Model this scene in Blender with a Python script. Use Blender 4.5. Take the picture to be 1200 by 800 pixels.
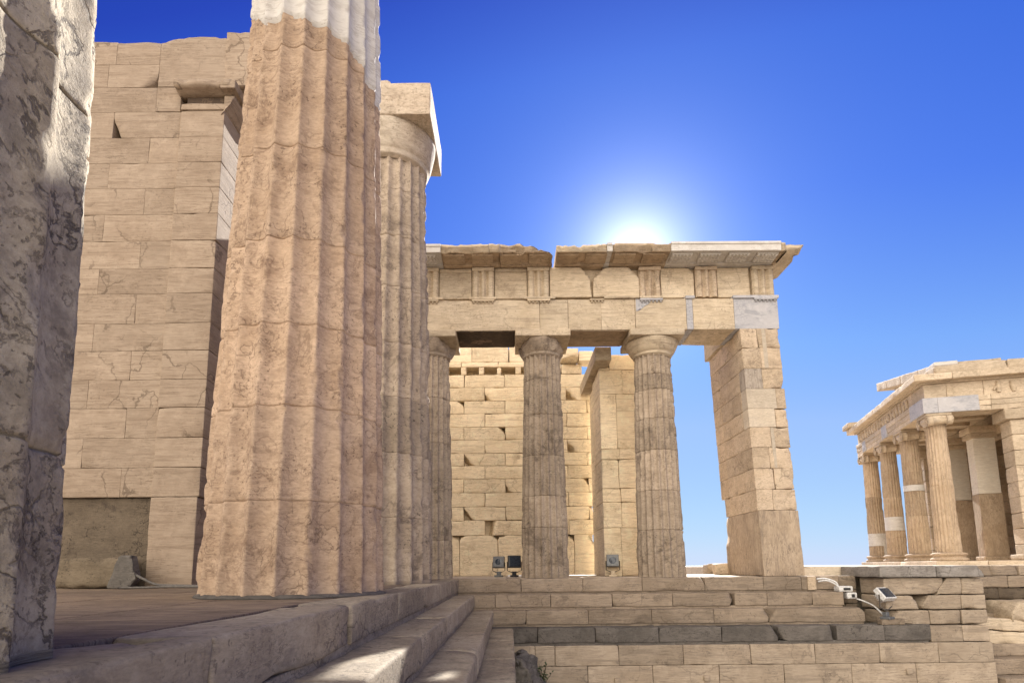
import bpy, math, numpy as np
from math import radians, sin, cos, pi

for o in list(bpy.data.objects): bpy.data.objects.remove(o)
SC = bpy.context.scene
COL = SC.collection

# ------------------------------------------------------------------ camera
TH, ROLL, YAW, CZ = radians(8.2), radians(0.5), radians(0.25), 0.235
Fv = np.array([sin(YAW)*cos(TH), cos(YAW)*cos(TH), sin(TH)])
R0 = np.array([cos(YAW), -sin(YAW), 0.0]); U0 = np.cross(R0, Fv)
Rv = R0*cos(ROLL) - U0*sin(ROLL); Uv = np.cross(Rv, Fv)
cam_d = bpy.data.cameras.new('camera'); cam = bpy.data.objects.new('camera', cam_d); COL.objects.link(cam)
from mathutils import Matrix
cam.matrix_world = Matrix(((Rv[0], Uv[0], -Fv[0], 0), (Rv[1], Uv[1], -Fv[1], 0), (Rv[2], Uv[2], -Fv[2], CZ), (0, 0, 0, 1)))
cam_d.sensor_width = 36; cam_d.lens = 21.0; cam_d.sensor_fit = 'HORIZONTAL'
cam_d.shift_y = 163/1200; cam_d.shift_x = 0
cam_d.clip_start = 0.05; cam_d.clip_end = 200000
SC.camera = cam

# ------------------------------------------------------------------ light
SUN_AZ, SUN_EL = radians(12.9), radians(28.0)
w = bpy.data.worlds.new('World'); SC.world = w; w.use_nodes = True
nt = w.node_tree; nt.nodes.clear()
out = nt.nodes.new('ShaderNodeOutputWorld'); bg = nt.nodes.new('ShaderNodeBackground')
sky = nt.nodes.new('ShaderNodeTexSky'); sky.sky_type = 'NISHITA'; sky.sun_disc = False
sky.sun_elevation = SUN_EL; sky.sun_rotation = SUN_AZ
sky.altitude = 150; sky.air_density = 1.0; sky.dust_density = 0.0; sky.ozone_density = 3.0
bg.inputs['Strength'].default_value = 0.10
# tone of a clear deep-blue sky: one response curve per channel on the Nishita radiance
def _m(op, x, y=None, clamp=False):
    m = nt.nodes.new('ShaderNodeMath'); m.operation = op; m.use_clamp = clamp
    for i, v in enumerate((x, y)):
        if v is None: continue
        if isinstance(v, (int, float)): m.inputs[i].default_value = v
        else: nt.links.new(v, m.inputs[i])
    return m.outputs[0]
sep = nt.nodes.new('ShaderNodeSeparateColor'); nt.links.new(sky.outputs[0], sep.inputs[0]); comb = nt.nodes.new('ShaderNodeCombineColor')
CURV = ([(0, 0), (.1, .004), (.237, .020), (.283, .044), (.366, .072), (.553, .195), (.78, .33), (1.549, .456), (2.6, .60), (3, .64)],
        [(0, 0), (.2, .015), (.433, .062), (.519, .15), (.663, .205), (.976, .415), (1.32, .53), (2.176, .68), (2.63, .74), (3, .78)],
        [(0, 0), (.4, .15), (.836, .49), (1.0, .74), (1.23, .85), (1.68, .96), (3, .99)])
for i, pts in enumerate(CURV):
    fc = nt.nodes.new('ShaderNodeFloatCurve'); cu = fc.mapping.curves[0]
    for q in range(len(pts)-2): cu.points.new(.5, .5)
    for p_, (x_, y_) in zip(cu.points, pts): p_.location = (x_/3, y_); p_.handle_type = 'VECTOR'
    fc.mapping.update()
    nt.links.new(_m('MULTIPLY', sep.outputs[i], .232/3), fc.inputs['Value'])
    nt.links.new(_m('MULTIPLY', fc.outputs[0], 1/.255), comb.inputs[i])
# the bright ring of scattered light close round the sun
tcw = nt.nodes.new('ShaderNodeTexCoord'); dp = nt.nodes.new('ShaderNodeVectorMath'); dp.operation = 'DOT_PRODUCT'
nt.links.new(tcw.outputs['Generated'], dp.inputs[0]); dp.inputs[1].default_value = (sin(SUN_AZ)*cos(SUN_EL), cos(SUN_AZ)*cos(SUN_EL), sin(SUN_EL))
ang = _m('ARCCOSINE', _m('MINIMUM', dp.outputs['Value'], 1.0))
aur = comb.outputs[0]
for deg, amp, tint in ((2.4, 1.75, (4.35, 4.3, 4.1)), (9.0, .34, (2.6, 3.6, 4.2))):
    e_ = _m('MULTIPLY', _m('EXPONENT', _m('MULTIPLY', ang, -1/radians(deg))), amp)
    auc = nt.nodes.new('ShaderNodeMixRGB'); auc.blend_type = 'MULTIPLY'; auc.inputs[0].default_value = 1; auc.inputs[2].default_value = (*tint, 1); nt.links.new(e_, auc.inputs[1])
    ad = nt.nodes.new('ShaderNodeMixRGB'); ad.blend_type = 'ADD'; ad.inputs[0].default_value = 1; nt.links.new(aur, ad.inputs[1]); nt.links.new(auc.outputs[0], ad.inputs[2]); aur = ad.outputs[0]
# unseen warm cloud added behind the camera to light the shaded side
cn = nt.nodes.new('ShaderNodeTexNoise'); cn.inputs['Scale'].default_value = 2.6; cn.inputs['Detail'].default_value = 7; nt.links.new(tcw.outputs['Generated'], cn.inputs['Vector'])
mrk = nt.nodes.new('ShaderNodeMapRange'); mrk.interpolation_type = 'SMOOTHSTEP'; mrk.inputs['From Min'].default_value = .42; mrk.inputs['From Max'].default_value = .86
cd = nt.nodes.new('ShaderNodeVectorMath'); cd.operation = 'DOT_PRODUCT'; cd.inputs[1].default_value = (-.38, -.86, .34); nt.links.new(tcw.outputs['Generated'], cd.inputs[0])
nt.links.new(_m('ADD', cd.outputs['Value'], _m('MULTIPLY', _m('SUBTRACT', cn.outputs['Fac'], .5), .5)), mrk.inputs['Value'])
FILL_CLOUD = 15.0
cl = nt.nodes.new('ShaderNodeMixRGB'); nt.links.new(mrk.outputs[0], cl.inputs[0]); nt.links.new(aur, cl.inputs[1]); cl.inputs[2].default_value = (FILL_CLOUD, FILL_CLOUD*.91, FILL_CLOUD*.79, 1)
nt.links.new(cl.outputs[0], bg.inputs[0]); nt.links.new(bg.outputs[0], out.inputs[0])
sl = bpy.data.lights.new('sun', 'SUN'); sun = bpy.data.objects.new('sun', sl); COL.objects.link(sun)
sl.energy = 5.0; sl.angle = radians(0.53); sl.color = (1.0, 0.95, 0.87)
sd = np.array([sin(SUN_AZ)*cos(SUN_EL), cos(SUN_AZ)*cos(SUN_EL), sin(SUN_EL)])
from mathutils import Vector
sun.rotation_euler = Vector(sd).to_track_quat('Z', 'Y').to_euler()
sun.location = (20, 60, 40)
SC.view_settings.view_transform = 'Standard'; SC.view_settings.look = 'None'
SC.view_settings.gamma = 1.0; SC.view_settings.use_curve_mapping = False
SC.view_settings.exposure = 1.35
SC.cycles.max_bounces = 8; SC.cycles.diffuse_bounces = 5

# ------------------------------------------------------------------ noise
def _h(ix, iy, iz, seed):
    with np.errstate(over='ignore'):
        h = (ix.astype(np.uint32)*np.uint32(73856093)) ^ (iy.astype(np.uint32)*np.uint32(19349663)) ^ (iz.astype(np.uint32)*np.uint32(83492791)) ^ np.uint32((seed*2654435761+12345) & 0xffffffff)
        h ^= h >> np.uint32(16); h *= np.uint32(0x7feb352d); h ^= h >> np.uint32(15); h *= np.uint32(0x846ca68b); h ^= h >> np.uint32(16)
    return h.astype(np.float64)/4294967295.0
def vn(p, seed=0):
    i = np.floor(p).astype(np.int64); f = p-i; u = f*f*(3-2*f)
    x, y, z = i[:, 0], i[:, 1], i[:, 2]; r = 0
    for dx in (0, 1):
        wx = u[:, 0] if dx else 1-u[:, 0]
        for dy in (0, 1):
            wy = u[:, 1] if dy else 1-u[:, 1]
            for dz in (0, 1):
                wz = u[:, 2] if dz else 1-u[:, 2]
                r = r + wx*wy*wz*_h(x+dx, y+dy, z+dz, seed)
    return r
def fbm(p, s, o=3, seed=0):
    r = 0; a = .5; t = 0
    for k in range(o):
        r = r + a*vn(p*s, seed+k*17); t += a; a *= .5; s *= 2.03
    return r/t
def sstep(a, b, x):
    t = np.clip((x-a)/(b-a), 0, 1); return t*t*(3-2*t)

# ------------------------------------------------------------------ mesh builder
class MB:
    def __init__(s): s.V = []; s.F = []; s.T = []; s.M = []; s.n = 0
    def add(s, V, F, tone=0.5, mat=0):
        V = np.asarray(V, float).reshape(-1, 3)
        for f in (F if isinstance(F, list) else [F]):
            f = np.asarray(f, np.int64)
            if f.size: s.F.append((f+s.n, mat))
        s.V.append(V); s.T.append(np.full(len(V), tone) if np.isscalar(tone) else tone); s.n += len(V)
        return s
    def build(s, name, mats, parent=None, org=(0, 0, 0), smooth=True):
        me = bpy.data.meshes.new(name); V = np.concatenate(s.V)-np.array(org)
        loops = []; tot = []; mi = []
        for f, m in s.F:
            loops.append(f.ravel()); tot.append(np.full(len(f), f.shape[1])); mi.append(np.full(len(f), m))
        loops = np.concatenate(loops); tot = np.concatenate(tot); mi = np.concatenate(mi)
        st = np.concatenate([[0], np.cumsum(tot)[:-1]])
        me.vertices.add(len(V)); me.vertices.foreach_set('co', V.ravel().astype(np.float32))
        me.loops.add(len(loops)); me.loops.foreach_set('vertex_index', loops.astype(np.int32))
        me.polygons.add(len(tot)); me.polygons.foreach_set('loop_start', st.astype(np.int32))
        me.polygons.foreach_set('material_index', mi.astype(np.int32))
        me.polygons.foreach_set('use_smooth', np.full(len(tot), bool(smooth)))
        at = me.attributes.new('tone', 'FLOAT', 'POINT'); at.data.foreach_set('value', np.concatenate(s.T).astype(np.float32))
        me.update(calc_edges=True); me.validate()
        for m in (mats if isinstance(mats, (list, tuple)) else [mats]): me.materials.append(m)
        o = bpy.data.objects.new(name, me); COL.objects.link(o)
        pl = np.zeros(3)
        if parent is not None:
            o.parent = parent; q = parent
            while q is not None: pl += np.array(q.location); q = q.parent
        o.location = np.array(org)-pl
        return o

def axis(L, r, res):
    e = [0, r*.4, r*1.0, r*2.2]
    if L < 5.5*r: e = [0, min(r*.5, L*.2)]
    n = max(1, int(round((L-2*e[-1])/res)))
    mid = np.linspace(e[-1], L-e[-1], n+1)
    return np.concatenate([e[:-1], mid, [L-x for x in e[:-1][::-1]]])
def lattice(ax, ay, az):
    nx, ny, nz = len(ax), len(ay), len(az)
    I, J, K = np.meshgrid(np.arange(nx), np.arange(ny), np.arange(nz), indexing='ij')
    m = (I == 0) | (I == nx-1) | (J == 0) | (J == ny-1) | (K == 0) | (K == nz-1)
    idx = np.full((nx, ny, nz), -1, np.int64); idx[m] = np.arange(m.sum())
    V = np.stack([ax[I[m]], ay[J[m]], az[K[m]]], 1)
    F = []
    def q(a, flip):
        f = np.stack([a[:-1, :-1].ravel(), a[1:, :-1].ravel(), a[1:, 1:].ravel(), a[:-1, 1:].ravel()], 1)
        F.append(f[:, ::-1] if flip else f)
    q(idx[:, :, 0], True); q(idx[:, :, -1], False)
    q(idx[:, 0, :], False); q(idx[:, -1, :], True)
    q(idx[0, :, :], True); q(idx[-1, :, :], False)
    return V, np.concatenate(F)
def wbox(x0, x1, y0, y1, z0, z1, r=.012, chip=.03, res=.12, seed=0, rough=.006, cuts=(), rs=9.0):
    """a worn block: rounded, chipped arrises of varying radius, slightly uneven faces, optional broken-off corners"""
    L = np.array([x1-x0, y1-y0, z1-z0]); o = np.array([x0, y0, z0])
    ra = max(r, .004)
    V, F = lattice(axis(L[0], ra, res), axis(L[1], ra, max(res, L[1]/6)), axis(L[2], ra, res))
    P = V+o
    n1 = vn(P*rs+seed*3.1, seed); n2 = fbm(P, 3.2, 3, seed+5)
    rr = r*(.45+1.1*n1) + chip*sstep(.54, .8, n2)
    rr = np.minimum(rr, .42*L.min())[:, None]
    q = np.clip(V, rr, L-rr); d = V-q; l = np.linalg.norm(d, axis=1, keepdims=True); l[l == 0] = 1
    V = q + d/l*rr
    V = V + d/l*((fbm(P, 4.0, 3, seed+9)-.5)*2*rough)[:, None]
    P = V+o
    for (c, n, k) in cuts:   # broken along a rough plane
        n = np.array(n, float); n /= np.linalg.norm(n)
        dd = (P-np.array(c)) @ n + (fbm(P, 6, 3, seed+31)-.5)*k
        P = P - np.maximum(dd, 0)[:, None]*n
    return P, F
def addb(mb, *a, tone=None, mat=0, T=None, **k):
    V, F = wbox(*a, **k)
    if T is not None: V = T(V)
    if tone is None: tone = float(_h(np.array([k.get('seed', 0)]), np.array([7]), np.array([3]), 1)[0])
    mb.add(V, F, tone, mat); return mb
def prism(mb, prof, a0, a1, ax='z', tone=.5, mat=0, n=1):
    """closed polygon profile swept along an axis; prof gives the two other coordinates"""
    prof = np.array(prof, float); m = len(prof); ts = np.linspace(a0, a1, n+1); V = []
    for t in ts:
        c = np.full((m, 1), t)
        V.append(np.hstack([prof, c]) if ax == 'z' else (np.hstack([c, prof]) if ax == 'x' else np.hstack([prof[:, :1], c, prof[:, 1:]])))
    V = np.concatenate(V); F = []
    for k in range(n):
        for i in range(m):
            j = (i+1) % m; F.append([k*m+i, k*m+j, (k+1)*m+j, (k+1)*m+i])
    mb.add(V, [np.array(F)], tone, mat); b = mb.n-len(V)
    mb.F.append((np.array([list(range(m))[::-1]])+b, mat)); mb.F.append((np.array([list(range(m))])+b+n*m, mat))
    return mb
def lathe(mb, prof, c=(0, 0, 0), n=48, seed=0, rough=0, tone=.5, mat=0, cuts=(), gouge=0):
    prof = np.array(prof, float); m = len(prof); a = np.linspace(0, 2*pi, n, endpoint=False)
    A, R = np.meshgrid(a, prof[:, 0]); Z = np.repeat(prof[:, 1][:, None], n, 1)
    P = np.stack([R*np.cos(A), R*np.sin(A), Z], -1).reshape(-1, 3)+np.array(c)
    if rough or gouge:
        d = P-np.array(c); d[:, 2] = 0; d /= np.maximum(np.linalg.norm(d, axis=1, keepdims=True), 1e-6)
        P = P + d*((fbm(P, 6, 3, seed)-.5)*2*rough - gouge*sstep(.56, .7, fbm(P, 3, 3, seed+3)))[:, None]
    for (cc, nn, k) in cuts:
        nn = np.array(nn, float); nn /= np.linalg.norm(nn)
        dd = (P-np.array(cc)) @ nn + (fbm(P, 7, 3, seed+31)-.5)*k
        P = P - np.maximum(dd, 0)[:, None]*nn
    i = np.arange(m-1)[:, None]*n; j = np.arange(n)[None]; j2 = (j+1) % n
    F = np.stack([(i+j).ravel(), (i+j2).ravel(), (i+n+j2).ravel(), (i+n+j).ravel()], 1)
    mb.add(P, F, tone, mat); return mb
def tube(mb, pts, r, n=8, tone=.5, mat=0):
    pts = [np.array(p, float) for p in pts]; V = []
    for k, p in enumerate(pts):
        t = pts[min(k+1, len(pts)-1)]-pts[max(k-1, 0)]; t /= np.linalg.norm(t)
        a = np.cross(t, [0, 0, 1.0] if abs(t[2]) < .9 else [1.0, 0, 0]); a /= np.linalg.norm(a); b = np.cross(t, a)
        rr = r[k] if hasattr(r, '__len__') else r
        for i in range(n): V.append(p+rr*(cos(2*pi*i/n)*a+sin(2*pi*i/n)*b))
    F = [[k*n+i, k*n+(i+1) % n, (k+1)*n+(i+1) % n, (k+1)*n+i] for k in range(len(pts)-1) for i in range(n)]
    mb.add(V, np.array(F), tone, mat); b = mb.n-len(V)
    mb.F.append((np.array([list(range(n))])+b, mat)); mb.F.append((np.array([list(range(n))[::-1]])+b+(len(pts)-1)*n, mat))
    return mb
def curve(pts, n=6):
    P = np.array(pts, float); P = np.vstack([2*P[0]-P[1], P, 2*P[-1]-P[-2]]); o = []
    for k in range(1, len(P)-2):
        for t in np.linspace(0, 1, n, endpoint=False):
            o.append(.5*((2*P[k])+(-P[k-1]+P[k+1])*t+(2*P[k-1]-5*P[k]+4*P[k+1]-P[k+2])*t*t+(-P[k-1]+3*P[k]-3*P[k+1]+P[k+2])*t**3))
    return o+[P[-2]]

def shaft(R0, R1, H, c, joints=(), seed=0, nf=20, sub=8, dz=.06, depth=.075, wear=.5, rough=.004, gouge=.02, gth=.62, phase=9.0, jd=.012, tones=True, cuts=(), gsc=1.6, chipj=.014):
    """fluted stone shaft, arrises worn and chipped, open joints between drums"""
    zs = list(np.arange(0, H, dz))+[H]
    for j in joints: zs += [j-.025, j-.009, j-.004, j, j+.004, j+.009, j+.025]
    zs = np.unique(np.round(np.clip(zs, 0, H), 4))
    s0 = np.linspace(-1, 1, sub, endpoint=False); s0 = np.sign(s0)*np.abs(s0)**.8
    ang = np.concatenate([(k+(s0+1)/2)*2*pi/nf for k in range(nf)])+radians(phase); S = np.tile(s0, nf); n = len(ang)
    A, Z = np.meshgrid(ang, zs); Sg = np.tile(S, (len(zs), 1)); R = R0+(R1-R0)*(Z/H)**1.12
    c = np.array(c, float)
    P = np.stack([R*np.cos(A), R*np.sin(A), Z], -1).reshape(-1, 3)+c
    d = R.ravel()*depth; s = Sg.ravel(); r = R.ravel()-d*(1-np.abs(s)**2.0)
    wr = wear*(.25+.9*sstep(.42, .72, fbm(P, 2.6, 4, seed))) + .35*sstep(.55, .75, fbm(P, 9, 2, seed+2))
    r = np.minimum(r, R.ravel()-d*np.clip(wr, 0, .95))
    g = sstep(gth, gth+.1, fbm(P*np.array([1, 1, .8]), gsc, 4, seed+11)); r = r - g*(gouge*(.6+.8*fbm(P, 8, 3, seed+13)))
    r = r + (fbm(P, 10, 3, seed+21)-.5)*2*rough
    t = np.full(len(P), .5); zz = Z.ravel(); jl = sorted(joints)
    for j in jl:
        dzj = np.abs(zz-j); r = r - jd*np.exp(-(dzj/.0045)**2) - chipj*np.exp(-(dzj/.022)**2)*sstep(.58, .74, fbm(P, 5, 3, seed+41))
    Q = P.copy(); Q[:, 0] = c[0]+r*np.cos(A.ravel()); Q[:, 1] = c[1]+r*np.sin(A.ravel())
    for (cc, nn, k) in cuts:
        nn = np.array(nn, float); nn /= np.linalg.norm(nn)
        dd = (Q-np.array(cc)) @ nn + (fbm(Q, 5, 4, seed+31)-.5)*k
        Q = Q - np.maximum(dd, 0)[:, None]*nn
    if tones:
        b = np.concatenate([[0]+jl+[99]]); ki = np.searchsorted(b, zz)
        t = _h(ki.astype(np.int64), np.full(len(ki), 3), np.full(len(ki), 5), seed+77)
    i = np.arange(len(zs)-1)[:, None]*n; j = np.arange(n)[None]; j2 = (j+1) % n
    F = np.stack([(i+j).ravel(), (i+j2).ravel(), (i+n+j2).ravel(), (i+n+j).ravel()], 1)
    return Q, F, t, n, zs, A, Z

# ------------------------------------------------------------------ materials
def node(nt, t, **k):
    n = nt.nodes.new(t)
    for a, b in k.items():
        if a in n.inputs: n.inputs[a].default_value = b
        else: setattr(n, a, b)
    return n
def ramp(nt, src, a, b, inv=False):
    m = node(nt, 'ShaderNodeMapRange'); m.interpolation_type = 'SMOOTHSTEP'
    m.inputs['From Min'].default_value = a; m.inputs['From Max'].default_value = b
    m.inputs['To Min'].default_value = 1.0 if inv else 0.0; m.inputs['To Max'].default_value = 0.0 if inv else 1.0
    nt.links.new(src, m.inputs['Value']); return m.outputs[0]
def mth(nt, op, a, b=None):
    m = node(nt, 'ShaderNodeMath', operation=op)
    for i, x in enumerate((a, b)):
        if x is None: continue
        if isinstance(x, (int, float)): m.inputs[i].default_value = x
        else: nt.links.new(x, m.inputs[i])
    return m.outputs[0]
def mix(nt, fac, a, b, mode='MIX'):
    m = node(nt, 'ShaderNodeMixRGB', blend_type=mode)
    for i, x in enumerate((fac, a, b)):
        if isinstance(x, (int, float)): m.inputs[i].default_value = x
        elif isinstance(x, tuple): m.inputs[i].default_value = (*x, 1)
        else: nt.links.new(x, m.inputs[i])
    return m.outputs[0]
def stone(name, A, B, D, grain=.5, gs=(.6, .6, 8), patina=.5, pit=.5, crack=.4, bump=.4, sc=1.0, blue=None, rough=.85, pth=.57, tvar=.32, cs=1.0, fine=1.0, outline=0.0):
    m = bpy.data.materials.new(name); m.use_nodes = True; nt = m.node_tree; bs = nt.nodes['Principled BSDF']; L = nt.links.new
    tc = node(nt, 'ShaderNodeTexCoord'); at = node(nt, 'ShaderNodeAttribute', attribute_name='tone'); oi = node(nt, 'ShaderNodeObjectInfo')
    off = mth(nt, 'ADD', mth(nt, 'MULTIPLY', at.outputs['Fac'], 43.0), mth(nt, 'MULTIPLY', oi.outputs['Random'], 19.0))
    cx = node(nt, 'ShaderNodeCombineXYZ'); L(off, cx.inputs[0]); L(off, cx.inputs[1]); L(off, cx.inputs[2])
    va = node(nt, 'ShaderNodeVectorMath', operation='ADD'); L(tc.outputs['Object'], va.inputs[0]); L(cx.outputs[0], va.inputs[1]); P = va.outputs[0]
    def nz(scale, detail=6, ro=.6, dist=0.0, vec=P):
        n = node(nt, 'ShaderNodeTexNoise'); n.inputs['Scale'].default_value = scale*sc; n.inputs['Detail'].default_value = detail
        n.inputs['Roughness'].default_value = ro; n.inputs['Distortion'].default_value = dist; L(vec, n.inputs['Vector']); return n.outputs['Fac']
    mp = node(nt, 'ShaderNodeMapping'); mp.inputs['Scale'].default_value = gs; mp.inputs['Rotation'].default_value = (.07, .05, 0); L(P, mp.inputs[0]); G = mp.outputs[0]
    col = mix(nt, ramp(nt, nz(1.3, 7, .62), .36, .64), A, B)
    gr = nz(2.1, 8, .66, .3, G)
    gm = ramp(nt, gr, .50, .62)
    col = mix(nt, mth(nt, 'MULTIPLY', gm, grain), col, tuple(.40*a+.60*d for a, d in zip(A, D)))
    th = mth(nt, 'MULTIPLY', ramp(nt, mth(nt, 'ABSOLUTE', mth(nt, 'SUBTRACT', gr, .47)), .002, .022, True), ramp(nt, nz(1.1, 3), .42, .54))
    col = mix(nt, mth(nt, 'MULTIPLY', th, min(1, grain*1.1)), col, tuple(.15*a+.85*d for a, d in zip(A, D)))
    fn = nz(13, 7, .78, .2, G)
    col = mix(nt, 1.0, col, mix(nt, ramp(nt, fn, .30, .70), (1-.2*fine, 1-.21*fine, 1-.23*fine), (1+.14*fine,)*3), 'MULTIPLY')
    gl = ramp(nt, gr, .46, .33); 
    col = mix(nt, mth(nt, 'MULTIPLY', ramp(nt, nz(5.5, 6, .7), .5, .68), .35), col, tuple(min(.8, x*1.22) for x in A))
    pa = nz(2.6, 9, .68, .35)
    big = ramp(nt, nz(.7, 3, .5), .38, .62)
    pm = mth(nt, 'MULTIPLY', ramp(nt, pa, pth, pth+.09), mth(nt, 'MULTIPLY', mth(nt, 'ADD', mth(nt, 'MULTIPLY', big, .8), .2), patina))
    col = mix(nt, pm, col, D)
    if outline:
        ol = mth(nt, 'MULTIPLY', ramp(nt, mth(nt, 'ABSOLUTE', mth(nt, 'SUBTRACT', nz(1.5, 7, .62, .5), .51)), .003, .02, True), ramp(nt, nz(1.2, 3), .40, .56))
        col = mix(nt, mth(nt, 'MULTIPLY', ol, outline), col, tuple(x*.8 for x in D))
    pits = nz(26, 5, .6); pmask = mth(nt, 'MULTIPLY', ramp(nt, pits, .58, .64), ramp(nt, nz(1.9, 4, .6), .42, .6))
    col = mix(nt, mth(nt, 'MULTIPLY', pmask, pit), col, tuple(x*.6 for x in D))
    # cracks / veins
    vd = node(nt, 'ShaderNodeVectorMath', operation='SCALE'); ncol = node(nt, 'ShaderNodeTexNoise'); ncol.inputs['Scale'].default_value = 2.2*sc; ncol.inputs['Detail'].default_value = 5; L(P, ncol.inputs['Vector'])
    L(ncol.outputs['Color'], vd.inputs[0]); vd.inputs['Scale'].default_value = .8
    vp = node(nt, 'ShaderNodeVectorMath', operation='ADD'); L(P, vp.inputs[0]); L(vd.outputs[0], vp.inputs[1])
    vo = node(nt, 'ShaderNodeTexVoronoi', feature='DISTANCE_TO_EDGE'); vo.inputs['Scale'].default_value = 1.05*sc*cs; L(vp.outputs[0], vo.inputs['Vector'])
    ck = mth(nt, 'MULTIPLY', ramp(nt, vo.outputs['Distance'], .004, .02, True), ramp(nt, nz(.9, 3), .48, .6))
    col = mix(nt, mth(nt, 'MULTIPLY', ck, crack), col, tuple(x*.5 for x in D))
    if blue: col = mix(nt, mth(nt, 'MULTIPLY', ramp(nt, nz(1.7, 7, .65), .5, .66), .6), col, blue)
    tv = node(nt, 'ShaderNodeMapRange'); L(at.outputs['Fac'], tv.inputs['Value']); tv.inputs['To Min'].default_value = 1-tvar*.55; tv.inputs['To Max'].default_value = 1+tvar*.45
    hs = node(nt, 'ShaderNodeHueSaturation'); L(col, hs.inputs['Color']); L(tv.outputs[0], hs.inputs['Value'])
    L(hs.outputs[0], bs.inputs['Base Color']); bs.inputs['Roughness'].default_value = rough; bs.inputs['Specular IOR Level'].default_value = .25
    h = mth(nt, 'ADD', mth(nt, 'ADD', mth(nt, 'MULTIPLY', nz(14, 9, .7), .55), mth(nt, 'MULTIPLY', nz(70, 5, .7), .3)), mth(nt, 'MULTIPLY', gr, .4))
    h = mth(nt, 'SUBTRACT', h, mth(nt, 'MULTIPLY', th, .3*grain))
    if outline: h = mth(nt, 'SUBTRACT', h, mth(nt, 'MULTIPLY', ol, .4*outline))
    h = mth(nt, 'SUBTRACT', h, mth(nt, 'ADD', mth(nt, 'MULTIPLY', ck, .5*min(1, crack*2)), mth(nt, 'MULTIPLY', pmask, .35)))
    h = mth(nt, 'SUBTRACT', h, mth(nt, 'MULTIPLY', pm, .12))
    bp = node(nt, 'ShaderNodeBump'); bp.inputs['Strength'].default_value = bump; bp.inputs['Distance'].default_value = .03; L(h, bp.inputs['Height']); L(bp.outputs[0], bs.inputs['Normal'])
    return m
def plain(name, c, rough=.5, metal=0, noise=.15):
    m = bpy.data.materials.new(name); m.use_nodes = True; nt = m.node_tree; bs = nt.nodes['Principled BSDF']
    tc = node(nt, 'ShaderNodeTexCoord'); n = node(nt, 'ShaderNodeTexNoise'); n.inputs['Scale'].default_value = 30; n.inputs['Detail'].default_value = 6; nt.links.new(tc.outputs['Object'], n.inputs['Vector'])
    col = mix(nt, ramp(nt, n.outputs['Fac'], .4, .65), c, tuple(x*(1-noise*2) for x in c)); nt.links.new(col, bs.inputs['Base Color'])
    bs.inputs['Roughness'].default_value = rough; bs.inputs['Metallic'].default_value = metal; return m

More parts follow.
